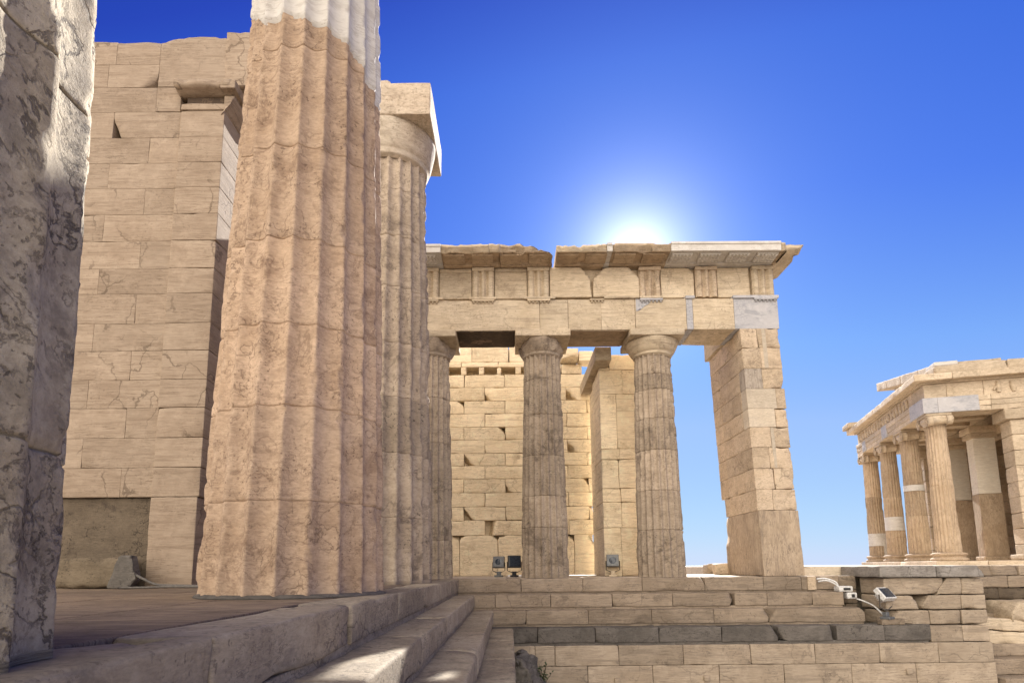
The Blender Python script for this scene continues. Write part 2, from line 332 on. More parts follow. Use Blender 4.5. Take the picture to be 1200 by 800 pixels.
BR = (.17, .12, .085)
M = dict(
    facade=stone('weathered marble', (.60, .50, .37), (.53, .43, .305), BR, grain=.6, gs=(.45, .45, 8), patina=.35, pit=.4, crack=.25, bump=.35),
    wing_col=stone('worn column marble', (.44, .355, .272), (.365, .29, .217), (.12, .09, .07), grain=.35, gs=(1, 1, 2.2), patina=.6, pit=.7, crack=.25, bump=.45, pth=.54, outline=.4),
    near_col=stone('pinkish column marble', (.53, .39, .28), (.45, .32, .22), (.15, .085, .055), grain=.4, gs=(1, 1, 3), patina=.42, pit=.6, crack=.45, bump=.36, sc=1.4, pth=.56, cs=1.6, outline=.35),
    grey_col=stone('crusted grey marble', (.45, .39, .295), (.365, .305, .225), (.095, .075, .062), grain=.6, gs=(1.5, 1.5, 1.6), patina=.65, pit=.6, crack=.5, bump=.7, sc=1.7, pth=.55, outline=.8),
    wall=stone('beige wall marble', (.385, .30, .225), (.335, .255, .187), (.17, .115, .075), grain=.7, gs=(.4, .4, 8), patina=.3, pit=.3, crack=.55, bump=.25, sc=1.0, tvar=.17),
    back=stone('honey wall marble', (.77, .65, .475), (.71, .585, .41), (.19, .125, .08), grain=.5, gs=(.5, .5, 7), patina=.3, pit=.4, crack=.35, bump=.35, tvar=.17),
    pier=stone('pale pier marble', (.57, .455, .335), (.50, .39, .275), (.15, .11, .085), grain=.45, gs=(1, 1, 3), patina=.55, pit=.5, crack=.45, bump=.45, sc=1.3, tvar=.2),
    orth=stone('streaked marble', (.52, .41, .30), (.44, .34, .24), (.16, .12, .095), grain=.8, gs=(5, 5, .6), patina=.3, pit=.4, crack=.3, bump=.4),
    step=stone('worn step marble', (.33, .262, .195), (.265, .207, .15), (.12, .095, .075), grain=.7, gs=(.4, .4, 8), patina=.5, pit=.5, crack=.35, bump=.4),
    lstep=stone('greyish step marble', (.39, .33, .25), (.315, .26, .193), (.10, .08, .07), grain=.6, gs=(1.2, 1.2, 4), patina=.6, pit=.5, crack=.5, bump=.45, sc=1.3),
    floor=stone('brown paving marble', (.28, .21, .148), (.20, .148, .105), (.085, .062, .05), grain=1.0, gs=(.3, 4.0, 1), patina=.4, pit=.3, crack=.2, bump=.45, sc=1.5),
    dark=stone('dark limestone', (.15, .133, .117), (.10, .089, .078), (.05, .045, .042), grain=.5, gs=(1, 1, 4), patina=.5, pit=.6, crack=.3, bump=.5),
    tufa=stone('brown tufa', (.155, .12, .085), (.12, .092, .065), (.06, .045, .035), grain=.3, patina=.6, pit=.8, crack=.6, bump=.7, sc=2.0),
    new=stone('restored white marble', (.62, .59, .55), (.55, .52, .48), (.36, .32, .28), grain=.8, gs=(1, 1, 5), patina=.15, pit=.1, crack=.1, bump=.12, tvar=.1, fine=.25),
    newgrey=stone('restored grey marble', (.47, .455, .46), (.42, .41, .425), (.24, .25, .28), grain=1.0, gs=(1.2, 1.2, 3), patina=.1, pit=.1, crack=.1, bump=.12, tvar=.1, fine=.25),
    soffit=stone('dark mottled marble', (.10, .07, .05), (.055, .04, .03), (.30, .21, .14), grain=.3, gs=(.7, 1, 1), patina=.9, pit=.3, crack=.3, bump=.4, pth=.55),
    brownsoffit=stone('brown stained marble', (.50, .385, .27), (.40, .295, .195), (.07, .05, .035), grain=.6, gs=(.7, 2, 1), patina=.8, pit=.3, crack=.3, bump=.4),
    slab=stone('grey capping stone', (.30, .275, .248), (.23, .208, .188), (.08, .07, .062), grain=.5, gs=(1, 1, 4), patina=.5, pit=.6, crack=.4, bump=.5),
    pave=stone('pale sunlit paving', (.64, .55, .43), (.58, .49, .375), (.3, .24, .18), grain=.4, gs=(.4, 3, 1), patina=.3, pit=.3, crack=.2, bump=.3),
    tan=stone('tan poros block', (.215, .168, .115), (.17, .132, .09), (.09, .07, .05), grain=.3, patina=.6, pit=.8, crack=.4, bump=.6, sc=2.0),
    lower=stone('pale footing marble', (.40, .325, .245), (.33, .262, .192), (.12, .095, .075), grain=.6, gs=(.4, .4, 7), patina=.55, pit=.4, crack=.3, bump=.4),
    cap=stone('pale capital marble', (.53, .45, .355), (.46, .37, .28), (.18, .13, .09), grain=.5, gs=(1, 1, 3), patina=.4, pit=.4, crack=.3, bump=.35),
    nike=stone('far temple marble', (.58, .475, .355), (.51, .41, .295), (.22, .16, .11), grain=.4, gs=(1, 1, 3), patina=.4, pit=.4, crack=.25, bump=.35),
    nike_col=stone('far column marble', (.51, .395, .28), (.44, .33, .225), (.17, .115, .075), grain=.5, gs=(4, 4, .8), patina=.45, pit=.5, crack=.2, bump=.4),
    rubble=stone('rubble stone', (.20, .18, .165), (.15, .135, .12), (.05, .045, .04), grain=.2, patina=.6, pit=.8, crack=.7, bump=.9, sc=3),
    ground=stone('dusty ground', (.42, .36, .28), (.36, .30, .23), (.20, .17, .13), grain=.1, patina=.3, pit=.3, crack=.2, bump=.3, sc=.5),
    white=plain('white paint', (.70, .69, .67), .45), grey=plain('grey metal', (.16, .165, .17), .5, .3), black=plain('black metal', (.03, .03, .032), .45),
    lens=plain('dark glass', (.045, .055, .075), .12), cable=plain('cable sheath', (.13, .115, .10), .7), leaf=plain('small leaf', (.045, .085, .025), .6, 0, .25),
    stem=plain('plant stem', (.09, .07, .04), .8),
)

def tag(o, label=None, cat=None, group=None, kind=None):
    if label: o['label'] = label
    if cat: o['category'] = cat
    if group: o['group'] = group
    if kind or label: o['kind'] = kind or 'thing'
    return o
def thing(name, loc, label, cat, group=None):
    o = bpy.data.objects.new(name, None); COL.objects.link(o); o.location = loc; o.empty_display_size = .2
    return tag(o, label, cat, group)

# ------------------------------------------------------------------ setting: ground, sea
def terrain():
    rad = [0, 6, 14, 24, 34, 42, 60, 110, 200, 400, 900, 2000, 4200, 4600, 4900]
    n = 72; V = []; 
    for r in rad:
        z = -2.35 if r <= 34 else (-2.35-(r-34)*.12 if r <= 60 else max(-92.0, -5.5-(r-60)*.62))
        if r >= 4600: z = -92-(r-4400)*.02
        for i in range(n):
            a = 2*pi*i/n; V.append((r*cos(a), r*sin(a)+6, z+(0 if r < 42 else .6*sin(3*a+r*.05))))
    F = [[k*n+i, k*n+(i+1) % n, (k+1)*n+(i+1) % n, (k+1)*n+i] for k in range(len(rad)-1) for i in range(n)]
    mb = MB(); mb.add(V, np.array(F)); return mb
tag(terrain().build('ground', M['ground']), kind='structure')
sm = bpy.data.materials.new('sea water'); sm.use_nodes = True; b = sm.node_tree.nodes['Principled BSDF']
b.inputs['Base Color'].default_value = (.03, .075, .13, 1); b.inputs['Roughness'].default_value = .35; b.inputs['IOR'].default_value = 1.33
wn = node(sm.node_tree, 'ShaderNodeTexNoise'); wn.inputs['Scale'].default_value = .02; wb = node(sm.node_tree, 'ShaderNodeBump'); wb.inputs['Strength'].default_value = .3
tcn = node(sm.node_tree, 'ShaderNodeTexCoord'); sm.node_tree.links.new(tcn.outputs['Object'], wn.inputs['Vector']); sm.node_tree.links.new(wn.outputs['Fac'], wb.inputs['Height']); sm.node_tree.links.new(wb.outputs[0], b.inputs['Normal'])
mb = MB(); n = 96; V = [(0, 0, -95)]
V = []
for r in (4300, 12000, 30000, 90000):
    for i in range(n): V.append((r*cos(2*pi*i/n), r*sin(2*pi*i/n), -95))
mb.add(V, np.array([[k*n+i, k*n+(i+1) % n, (k+1)*n+(i+1) % n, (k+1)*n+i] for k in range(3) for i in range(n)]))
tag(mb.build('sea', sm), kind='structure')

# ------------------------------------------------------------------ floors inside the porch and the wing
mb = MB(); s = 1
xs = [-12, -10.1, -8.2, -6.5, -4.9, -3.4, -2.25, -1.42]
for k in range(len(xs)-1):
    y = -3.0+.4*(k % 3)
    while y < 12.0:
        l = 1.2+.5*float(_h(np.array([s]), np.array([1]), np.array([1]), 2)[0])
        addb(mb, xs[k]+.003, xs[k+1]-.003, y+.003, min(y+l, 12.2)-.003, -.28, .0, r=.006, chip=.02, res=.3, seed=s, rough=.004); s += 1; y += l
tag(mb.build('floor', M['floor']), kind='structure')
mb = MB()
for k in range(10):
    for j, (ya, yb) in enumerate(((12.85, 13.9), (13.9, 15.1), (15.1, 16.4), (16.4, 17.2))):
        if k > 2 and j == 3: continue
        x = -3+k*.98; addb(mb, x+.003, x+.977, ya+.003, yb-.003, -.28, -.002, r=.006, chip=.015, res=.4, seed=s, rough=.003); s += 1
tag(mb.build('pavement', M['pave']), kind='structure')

# ------------------------------------------------------------------ stepped base: left flight (edges run into depth) and far flight (edges run across)
LV = [0.0, -.31, -.60, -.90, -1.215]
t = thing('stone_steps', (-1.05, 6, -1.215), 'worn marble steps running away from the viewer along the left columns', 'steps')
LX = [-1.05, -.71, -.33, .05]; back = [-1.42, -1.3, -.95, -.6]
joints = [[-3, -1.3, .35, 2.17, 4.05, 5.72, 7.4, 9.1, 10.7, 12.38], [-3, -.2, 1.3, 3.05, 4.95, 6.8, 8.5, 10.3, 12.08], [-3, -.9, .9, 2.6, 4.5, 6.3, 8.0, 9.9, 11.78], [-3, -1.2, .5, 2.2, 4.0, 5.9, 7.7, 9.6, 11.48]]
for k in range(4):
    mb = MB()
    for j in range(len(joints[k])-1):
        y0, y1 = joints[k][j], joints[k][j+1]; cuts = []
        z0, z1 = LV[k+1]+.05, LV[k]
        if k == 0 and j == 3: cuts = [((-1.05, 4.05, -.0), (1, .35, .55), .12), ((-1.1, 4.02, -.2), (1, 2.2, .1), .06)]
        if k == 0 and j == 4: cuts = [((-1.09, 4.06, -.05), (1, -1.4, .5), .08)]
        if k == 1 and j == 3: cuts = [((-.76, 4.95, -.31), (1, .5, .8), .14)]
        if k == 1 and j == 4: cuts = [((-.78, 5.0, -.34), (.9, -.6, .7), .10)]
        if k == 2 and j == 3: cuts = [((-.36, 4.4, -.62), (1, .3, .9), .12)]
        addb(mb, back[k], LX[k], y0+.003, y1-.003, z0, z1, r=.022 if k else .016, chip=.10, res=.045 if y0 < 7 else .1, seed=100+k*20+j, rough=.009, cuts=cuts)
    addb(mb, back[k], LX[k]-.022, joints[k][0], joints[k][-1], LV[k+1]-.02, LV[k+1]+.056, r=.006, chip=.012, res=.12, seed=180+k)
    mb.build('step', M['lstep'], t, (LX[k], 6, LV[k+1]))

t = thing('stone_steps', (2.5, 11.4, -1.215), 'marble steps crossing under the three far columns and pier, bottom step of dark stone', 'steps')
FY = [12.35, 12.05, 11.75, 11.45]
fj = [[-1.6, .22, 1.48, 2.69, 3.97, 5.17, 5.95, 6.22], [-1.3, -.3, .8, 2.02, 3.22, 4.45, 5.1, 6.0, 6.62], [-.95, .3, 1.5, 2.72, 3.92, 4.98, 6.84], [-.6, .5, 1.58, 2.77, 3.95, 5.0, 6.1, 7.0, 7.86]]
for k in range(4):
    mb = MB()
    for j in range(len(fj[k])-1):
        x0, x1 = fj[k][j], fj[k][j+1]; cuts = []
        z0, z1 = LV[k+1]+.035, LV[k]-.003
        if k == 0 and j == 3: cuts = [((3.86, 12.35, -.05), (1, -.6, 1.0), .10)]
        if k == 1 and j == 4: cuts = [((4.36, 12.05, -.40), (1, -.5, .4), .16), ((4.36, 12.05, -.5), (1, -.5, -.5), .1)]
        if k == 2 and j == 4: cuts = [((4.93, 11.75, -.68), (1, -.3, .6), .1)]
        if k == 2 and j == 5: cuts = [((5.06, 11.75, -.70), (-1, -.3, .6), .1), ((6.8, 11.75, -.66), (1, -.3, .7), .1)]
        if k == 3 and j == 4: cuts = [((4.92, 11.45, -1.0), (1, -.4, .7), .12)]
        if k == 3 and j == 5: cuts = [((5.10, 11.45, -1.08), (-1, -.4, -.3), .14), ((6.0, 11.45, -1.1), (1, -.3, .15), .1)]
        mm = 1 if k == 3 else 0
        addb(mb, x0+.003, x1-.003, FY[k], FY[k]+.62, z0, z1, r=.012, chip=.05 if k < 3 else .09, res=.08, seed=200+k*20+j, rough=.008 if k < 3 else .02, cuts=cuts, mat=mm)
    addb(mb, fj[k][0], fj[k][-1]-.02, FY[k]+.025, FY[k]+.6, LV[k+1]-.02, LV[k+1]+.04, r=.006, chip=.012, res=.2, seed=280+k, mat=1 if k == 3 else 0)
    mb.build('step', [M['step'], M['dark']], t, (2.5, FY[k], LV[k+1]))
    if k == 0:
        mb = MB(); addb(mb, 6.07, 6.24, 12.33, 12.95, -.28, -.005, r=.01, chip=.02, res=.08, seed=291); mb.build('end_block', M['pier'], t, (6.1, 12.35, -.28))

# retaining wall under the far flight
t = thing('retaining_wall', (3.5, 11.4, -2.4), 'ashlar retaining wall of large pale blocks below the dark step', 'wall')
mb = MB(); crs = [(-1.585, -1.225), (-1.965, -1.59), (-2.42, -1.97)]
cj = [[-.3, .45, .82, 2.0, 3.2, 4.45, 5.65, 6.85, 7.95, 8.98], [-.3, .55, 1.42, 2.62, 3.85, 5.05, 6.3, 7.5, 8.99], [-.3, 1.0, 2.1, 3.3, 4.5, 5.7, 6.9, 8.0, 9.0]]
for c in range(3):
    for j in range(len(cj[c])-1):
        sd_ = 300+c*20+j; cuts = []
        if c == 0 and j == 3: cuts = []
        addb(mb, cj[c][j]+.004, cj[c][j+1]-.004, 11.41, 11.8, crs[c][0], crs[c][1], r=.01, chip=.035, res=.1, seed=sd_, rough=.008)
addb(mb, -.2, 8.9, 11.5, 11.9, -2.4, -1.23, r=.01, chip=0, res=.5, seed=331)
for (x, z) in ((3.55, -1.83), (7.3, -1.74), (1.9, -1.86)):   # lifting bosses
    addb(mb, x, x+.11, 11.36, 11.45, z-.05, z+.06, r=.02, chip=.02, res=.03, seed=int(x*10))
mb.build('masonry', M['lower'], t, (3.5, 11.4, -2.4))
rb = MB()
# end block of the wall, blocks broken and mismatched, dark capping slab
t = thing('wall_end', (8, 11.4, -1.2), 'squared end of the step wall, weathered broken blocks under a dark capping slab', 'wall')
mb = MB(); s = 340
def B(x0, x1, z0, z1, cuts=(), y0=11.42, y1=12.4, **k):
    global s
    addb(mb, x0+.004, x1-.004, y0, y1, z0+.004, z1-.004, r=k.pop('r', .018), chip=k.pop('chip', .06), res=.07, seed=s, rough=.011, cuts=cuts, **k); s += 1
def B2(x0, x1, z0, z1, cuts=(), **k):
    B(x0*1.016, x1*1.016, z0, z1, [((c[0]*1.016, 11.6, c[2]), n, q) for c, n, q in cuts], y0=11.6, **k)
B2(7.05, 8.18, -.355, -.035, [((8.12, 11.4, -.2), (1, -.2, -.75), .1)]); B2(8.0, 8.52, -.355, -.035, [((8.14, 11.4, -.2), (-1, -.2, .75), .1)]); B2(8.52, 8.94, -.355, -.035)
B2(7.05, 7.68, -.635, -.365, [((7.62, 11.4, -.5), (1, -.3, .5), .14)]); B2(7.72, 8.48, -.635, -.365, [((7.78, 11.4, -.52), (-1, -.3, .7), .1)]); B2(8.48, 8.95, -.635, -.365, chip=.1)
B2(7.05, 7.86, -.915, -.645, [((7.2, 11.4, -.75), (-1, -.5, .8), .1)]); B2(7.86, 8.46, -.915, -.645); B2(8.46, 8.95, -.915, -.645, chip=.1)
B(7.87, 8.47, -1.215, -.925, y0=11.46, r=.008, chip=.015); B(8.47, 8.98, -1.215, -.925, y0=11.46, r=.008, chip=.02)
mb.build('masonry', M['lower'], t, (8, 11.4, -1.2))
mb = MB(); s = 370
B(7.06, 7.62, -.03, .195, [((7.0, 11.4, .1), (-1, -.2, .7), .1)], y0=11.52, y1=12.9); B(7.6, 8.15, -.03, .2, [((7.62, 11.4, .1), (-1, -.1, .6), .06)], y0=11.52, y1=12.9); B(8.15, 9.05, -.03, .19, [((8.99, 11.4, .05), (1, -.3, .7), .12)], y0=11.52, y1=12.9)
mb.build('capping_slab', M['slab'], t, (8, 11.4, 0))
t = tag(MB().build('x', M['step']) if 0 else thing('cross_wall', (6.6, 12.5, -1), 'low smooth block wall closing the gap between the step ends and wall end', 'wall'))
mb = MB(); s = 380
for (x0, x1, z0, z1) in ((6.22, 6.75, -.28, .0), (6.75, 7.1, -.28, .0), (6.22, 6.5, -.56, -.285), (6.5, 7.1, -.56, -.285), (6.22, 6.85, -.9, -.565), (6.85, 7.1, -.9, -.565)):
    B(x0, x1, z0, z1, y0=12.42, y1=12.9, r=.008, chip=.02)
for (y0, y1) in ((11.5, 12.0), (12.0, 12.4)):
    pass
mb.build('masonry', M['step'], t, (6.6, 12.5, -1))

# ------------------------------------------------------------------ doric columns
def capital(root, c, z_neck, R1, hw, z_ab, z_top, seed, mat, cuts_e=(), cuts_a=(), gouge=.0, matab=None):
    x, y = c
    mb = MB(); h = z_ab-z_neck
    prof = [(R1*.9, z_neck-.03), (R1*1.0, z_neck), (R1*1.04, z_neck+.04*h), (R1*1.02, z_neck+.06*h), (R1*1.07, z_neck+.12*h), (R1*1.05, z_neck+.14*h)]
    for t_ in np.linspace(0, 1, 9): prof.append((R1*1.08+(hw*.985-R1*1.08)*(t_**.85 if t_ < 1 else 1)*(1-.03*(t_ > .9)), z_neck+h*(.17+.83*(t_**1.25))))
    prof.append((hw*.8, z_ab+.004))
    lathe(mb, prof, (x, y, 0), 72, seed, .006, cuts=cuts_e, gouge=gouge)
    mb.build('echinus', mat, root, (x, y, z_neck))
    mb = MB(); addb(mb, x-hw, x+hw, y-hw, y+hw, z_ab+.004, z_top, r=.014, chip=.05, res=.06, seed=seed+1, cuts=cuts_a)
    mb.build('abacus', matab or mat, root, (x, y, z_ab))

# nearest column, at the left edge: crusted, arrises knocked off
cx, cy = -1.96, 1.33
t = thing('fluted_column', (cx, cy, 0), 'grey crusted column at the left edge, nearest the viewer and half cut off', 'column', 'columns of the front row')
Q, F, tn, *_ = shaft(.795, .60, 7.3, (cx, cy, 0), [.56, 1.62, 2.9, 4.3, 5.3, 6.3], seed=11, sub=14, dz=.025, depth=.062, wear=.25, rough=.006, gouge=.016, gth=.60, gsc=2.6, chipj=.012)
mb = MB(); mb.add(Q, F, tn); mb.build('shaft', M['grey_col'], t, (cx, cy, 0))

# big column: old shaft, new white marble on top
cx, cy = -1.96, 5.5
t = thing('fluted_column', (cx, cy, 0), 'big pinkish fluted column with bright new marble at its top', 'column', 'columns of the front row')
Q, F, tn, n, zs, A, Z = shaft(.80, .575, 7.3, (cx, cy, 0), [.78, 1.57, 2.29, 3.08, 3.98, 5.0, 6.3], seed=23, sub=14, dz=.03, depth=.088, wear=.18, rough=.003, gouge=.012, gth=.63, gsc=2.2)
TA, TZ = [-3.2, -2.66, -2.2, -1.7, -1.2, -.7, -.3, .2, 3.2], [5.7, 5.6, 5.36, 5.27, 5.22, 5.12, 4.98, 4.9, 5.3]
a = (A+pi) % (2*pi)-pi; top = np.interp(a, TA, TZ)
zl = (Z > top+ .10*(vn(np.stack([a.ravel()*3, Z.ravel()*0, Z.ravel()*0], 1), 5).reshape(Z.shape)-.5))
fz = zl.ravel()[F[:, 0]] & zl.ravel()[F[:, 2]]
mb = MB(); mb.add(Q, F[~fz], tn); mb.build('shaft', M['near_col'], t, (cx, cy, 0))
d = Q-np.array([cx, cy, 0]); d[:, 2] = 0; d /= np.linalg.norm(d, axis=1, keepdims=True)
# the repair is cut cleanly and stands slightly proud of the worn drum
Q2, F2, *_ = shaft(.80, .575, 7.3, (cx, cy, 0), [6.3], seed=29, sub=14, dz=.03, depth=.088, wear=.05, rough=.001, gouge=.0, jd=.006, chipj=.004)
d2 = Q2-np.array([cx, cy, 0])
z2 = np.unique(np.round(Q2[:, 2], 4))
A2 = np.arctan2(d2[:, 1], d2[:, 0]); 
top2 = np.interp(A2, TA, TZ)+.10*(vn(np.stack([A2*3, A2*0, A2*0], 1), 5)-.5)
d2[:, 2] = 0; d2 /= np.linalg.norm(d2, axis=1, keepdims=True); Q2 = Q2+d2*.012
edge = Q2[:, 2] < top2+.03
Q2[edge] -= d2[edge]*.03
k2 = (Q2[:, 2] > top2-.03); fk = k2[F2].all(1)
used = np.unique(F2[fk]); mp_ = np.full(len(Q2), -1); mp_[used] = np.arange(len(used))
mb = MB(); mb.add(Q2[used], mp_[F2[fk]], .5); mb.build('restored_drum', M['new'], t, (cx, cy, 5.0))

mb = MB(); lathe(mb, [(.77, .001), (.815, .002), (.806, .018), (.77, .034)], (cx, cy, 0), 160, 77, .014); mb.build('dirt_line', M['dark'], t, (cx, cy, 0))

# corner column with its capital
cx, cy = -1.96, 9.2
t = thing('fluted_column', (cx, cy, 0), 'brown fluted column with whole round capital and square slab, behind the big column', 'column', 'columns of the front row')
Q, F, tn, *_ = shaft(.785, .60, 6.72, (cx, cy, 0), [.95, 1.9, 2.75, 3.6, 4.5, 5.35, 6.15], seed=37, sub=8, dz=.05, depth=.11, wear=.25, rough=.005, gouge=.025, gth=.6)
mb = MB(); mb.add(Q, F, tn); mb.build('shaft', M['wing_col'], t, (cx, cy, 0))
capital(t, (cx, cy), 6.72, .60, .765, 7.25, 7.80, 41, M['cap'])
mb = MB(); addb(mb, cx-.5, cx+.30, cy-.6, cy+.6, 7.804, 8.0, r=.02, chip=.1, res=.07, seed=44, cuts=[((cx+.15, cy-.5, 7.9), (1, -.2, .8), .1)]); mb.build('broken_block', M['cap'], t, (cx, cy, 7.8))

# three columns of the far porch
WY = 12.97
spec = [(-1.74, 'far column beside the corner column, broken capital under the long beam', 51), (.755, 'middle far column, dark stained, broken capital under the beam', 57), (3.25, 'far column with complete round capital beside the square pier', 63)]
for i, (x, lab, sd_) in enumerate(spec):
    t = thing('fluted_column', (x, WY, 0), lab, 'column', 'columns of the far porch')
    js = [[.8, 1.9, 2.9, 3.9], [1.05, 1.72, 2.6, 3.5, 4.3], [.98, 1.82, 2.7, 3.4, 4.05, 4.4]][i]
    Q, F, tn, *_ = shaft(.525, .415, 4.86, (x, WY, 0), js, seed=sd_, sub=9, dz=.06, depth=.15, wear=.2, jd=.02, rough=.004, gouge=.022, gth=.6, gsc=2.2, chipj=.02)
    mb = MB(); mb.add(Q, F, tn); mb.build('shaft', M['wing_col'], t, (x, WY, 0))
    ce = [((x-.47, WY, 5), (-1, -.25, .2), .2), ((x+.45, WY, 5), (1, -.35, .15), .2)] if i < 2 else []
    ca = [((x-.6, WY-.6, 5.19), (-.7, -1, -.5), .1)] if i == 0 else []
    capital(t, (x, WY), 4.86, .415, .60, 5.19, 5.347, sd_+2, M['facade'] if i == 2 else M['wing_col'], ce, ca, gouge=.05 if i < 2 else 0, matab=M['facade'])

# ------------------------------------------------------------------ entablature of the far porch
t = thing('entablature', (2.2, 12.9, 5.35), 'long beam with grooved panels and broken cornice across the far columns', 'entablature')
FYa, FYb = 12.48, 13.46
mb = MB(); aj = [-6.2, -4.2, -1.9, .70, 1.32, 2.05, 2.80, 3.93, 4.07, 4.98, 5.95]
s = 400
for j in range(len(aj)-1):
    if j in (7, 9): continue
    cuts = []
    addb(mb, aj[j]+.002, aj[j+1]-.002, FYa, FYb, 5.352, 6.06, r=.009, chip=.025, res=.1, seed=s, rough=.006, cuts=cuts, tone=.35+.3*(j % 3)/2); s += 1
# return over the pier
addb(mb, 5.0, 5.92, 13.47, 14.62, 5.352, 6.06, r=.009, chip=.02, res=.15, seed=s); s += 1
mb.build('architrave', M['facade'], t, (2.2, 12.9, 5.35))
e = thing('end_wall', (-4.3, 13, 0), 'wall at the left end of the far porch, behind the big fluted columns', 'wall')
eb = MB()
for c in range(13):
    for j in range(4): addb(eb, -6.2+j*.98-(.3 if c % 2 and j else 0)+.003, -6.2+(j+1)*.98-(.3 if c % 2 and j < 3 else 0)-.003, 12.5, 13.4, c*.4115+.003, (c+1)*.4115-.003, r=.01, chip=.03, res=.25, seed=4000+c*5+j)
eb.build('masonry', M['wall'], e, (-4.3, 13, 0))
# underside stains, one sheet per bay, 3 mm under the beam
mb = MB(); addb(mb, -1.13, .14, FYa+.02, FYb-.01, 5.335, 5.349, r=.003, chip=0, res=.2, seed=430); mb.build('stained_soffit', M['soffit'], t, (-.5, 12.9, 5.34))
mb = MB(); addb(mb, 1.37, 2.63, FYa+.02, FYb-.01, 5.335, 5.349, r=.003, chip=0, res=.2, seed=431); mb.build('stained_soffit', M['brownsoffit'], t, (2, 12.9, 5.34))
def piece(name, mat, parent, *a, **k):
    q = MB(); addb(q, *a, **k); return q.build(name, mat, parent, ((a[0]+a[1])/2, a[2], a[4]))
NG = M['newgrey']
piece('restored_block', NG, t, aj[9]+.002, aj[10], FYa-.004, FYb, 5.356, 6.053, r=.004, chip=.004, res=.2, seed=440, rough=.001)
piece('restored_band', NG, t, 4.96, 5.97, FYa-.045, FYa+.1, 6.055, 6.115, r=.003, chip=.0, res=.2, seed=441)
piece('restored_block', NG, t, aj[7]+.002, aj[8]-.002, FYa-.003, FYb, 5.356, 6.053, r=.004, chip=.004, res=.2, seed=442, rough=.001)
piece('restored_band', NG, t, 3.92, 4.12, FYa-.045, FYa+.1, 6.055, 6.115, r=.003, chip=0, res=.2, seed=443)
piece('restored_patch', NG, t, 2.82, 3.2, FYa-.004, FYa+.1, 5.78, 6.06, r=.004, chip=.0, res=.08, seed=444, cuts=[((3.02, FYa, 5.9), (.75, 0, -1), .06)])
# taenia: the thin band, broken in places
for (x0, x1) in ((-2.6, -1.42), (-.86, -.25), (.35, 1.05), (2.12, 2.9), (2.9, 3.42)):
    piece('taenia', M['facade'], t, x0+.003, x1-.003, FYa-.05, FYa+.05, 6.065, 6.115, r=.006, chip=.03, res=.05, seed=int(450+x0*10))
# frieze
fz0, fz1 = 6.12, 6.83
mb = MB(); addb(mb, -6.2, 5.86, FYa+.16, FYb, 6.06, 6.83, r=.01, chip=0, res=.4, seed=460); addb(mb, 5.0, 5.86, 13.47, 14.6, 6.06, 6.83, r=.01, chip=0, res=.4, seed=461)
mb.build('frieze_backing', M['facade'], t, (2.2, 12.9, 6.1))
trig = [-1.78, -.55, .68, 3.16, 4.42, 5.68]
def triglyph(xc, worn, seed):
    wd = .48; h = wd/2; y0, yr = FYa+.0, FYa+.2; g = .05
    pr = [(xc-h, yr), (xc-h, y0+g), (xc-h+.035, y0)]
    for k in (-1, 1): pr += [(xc+k*.075-.055, y0), (xc+k*.075-.005, y0+g*1.2), (xc+k*.075+.005, y0+g*1.2), (xc+k*.075+.055, y0)]
    pr += [(xc+h-.035, y0), (xc+h, y0+g), (xc+h, yr)]
    pr = [p for p in pr][::-1]
    mb = MB(); prism(mb, pr, fz0, fz1-.09, 'z', n=6)
    V = mb.V[0]; 
    if worn: V[:, 1] += np.where(V[:, 1] < y0+.08, worn*sstep(.4, .7, fbm(V, 5, 3, seed)), 0)
    addb(mb, xc-h-.006, xc+h+.006, y0-.012, yr, fz1-.088, fz1-.004, r=.006, chip=.03 if not worn else .08, res=.05, seed=seed, rough=.004)
    o = mb.build('triglyph', M['facade'] if not worn else M['pier'], t, (xc, y0, fz0), smooth=False)
    return o
for i, x in enumerate(trig):
    o = triglyph(x, [0, 0, 0, .06, .03, 0][i], 470+i)
    if i in (0, 1, 2, 3, 5) :
        r_ = MB(); z = 6.064
        w0 = .25 if i != 5 else .25
        addb(r_, x-w0, x+w0, FYa-.047, FYa+.04, z-.045, z-.002, r=.004, chip=.015 if i < 3 else 0, res=.04, seed=480+i)
        for k in range(6):
            xx = x-w0+.042+k*(2*w0-.084)/5; lathe(r_, [(.018, z-.045), (.024, z-.085), (.0, z-.086)], (xx, FYa-.018, 0), 8)
        r_.build('regula', M['facade'] if i < 3 else M['newgrey'], o, (x, FYa, z))
r_ = MB(); addb(r_, 1.80, 2.12, FYa-.047, FYa+.04, 6.02, 6.062, r=.004, chip=.01, res=.04, seed=488)
for k in range(4): lathe(r_, [(.018, 6.02), (.024, 5.98), (0, 5.979)], (1.85+k*.075, FYa-.018, 0), 8)
r_.build('regula', M['facade'], t, (2, FYa, 6.06))
met = [(-1.53, -.80, []), (-.30, .43, []), (.93, 1.86, [((1.72, 12.5, 6.68), (1, 0, .85), .05), ((1.83, 12.5, 6.4), (1, 0, .10), .04)]),
       (1.885, 2.92, [((2.03, 12.5, 6.68), (-1, 0, .95), .05), ((2.78, 12.5, 6.70), (1, 0, .9), .05)]), (3.41, 4.16, [((4.1, 12.5, 6.75), (1, 0, .8), .05)]), (4.67, 5.40, [])]
for i, (x0, x1, cu) in enumerate(met):
    mb = MB(); p = .075 if i not in (2, 3) else .012
    addb(mb, x0+.006, x1-.006, FYa+p, FYa+.3, fz0+.002, fz1-.006, r=.012, chip=.03, res=.06, seed=500+i, cuts=cu, rough=.008)
    if i < 2: addb(mb, x0+.01, x1-.01, FYa+.055, FYa+.2, fz1-.085, fz1-.006, r=.006, chip=.03, res=.06, seed=510+i)
    mb.build('metope', M['facade'], t, (.5*(x0+x1), FYa, fz0))
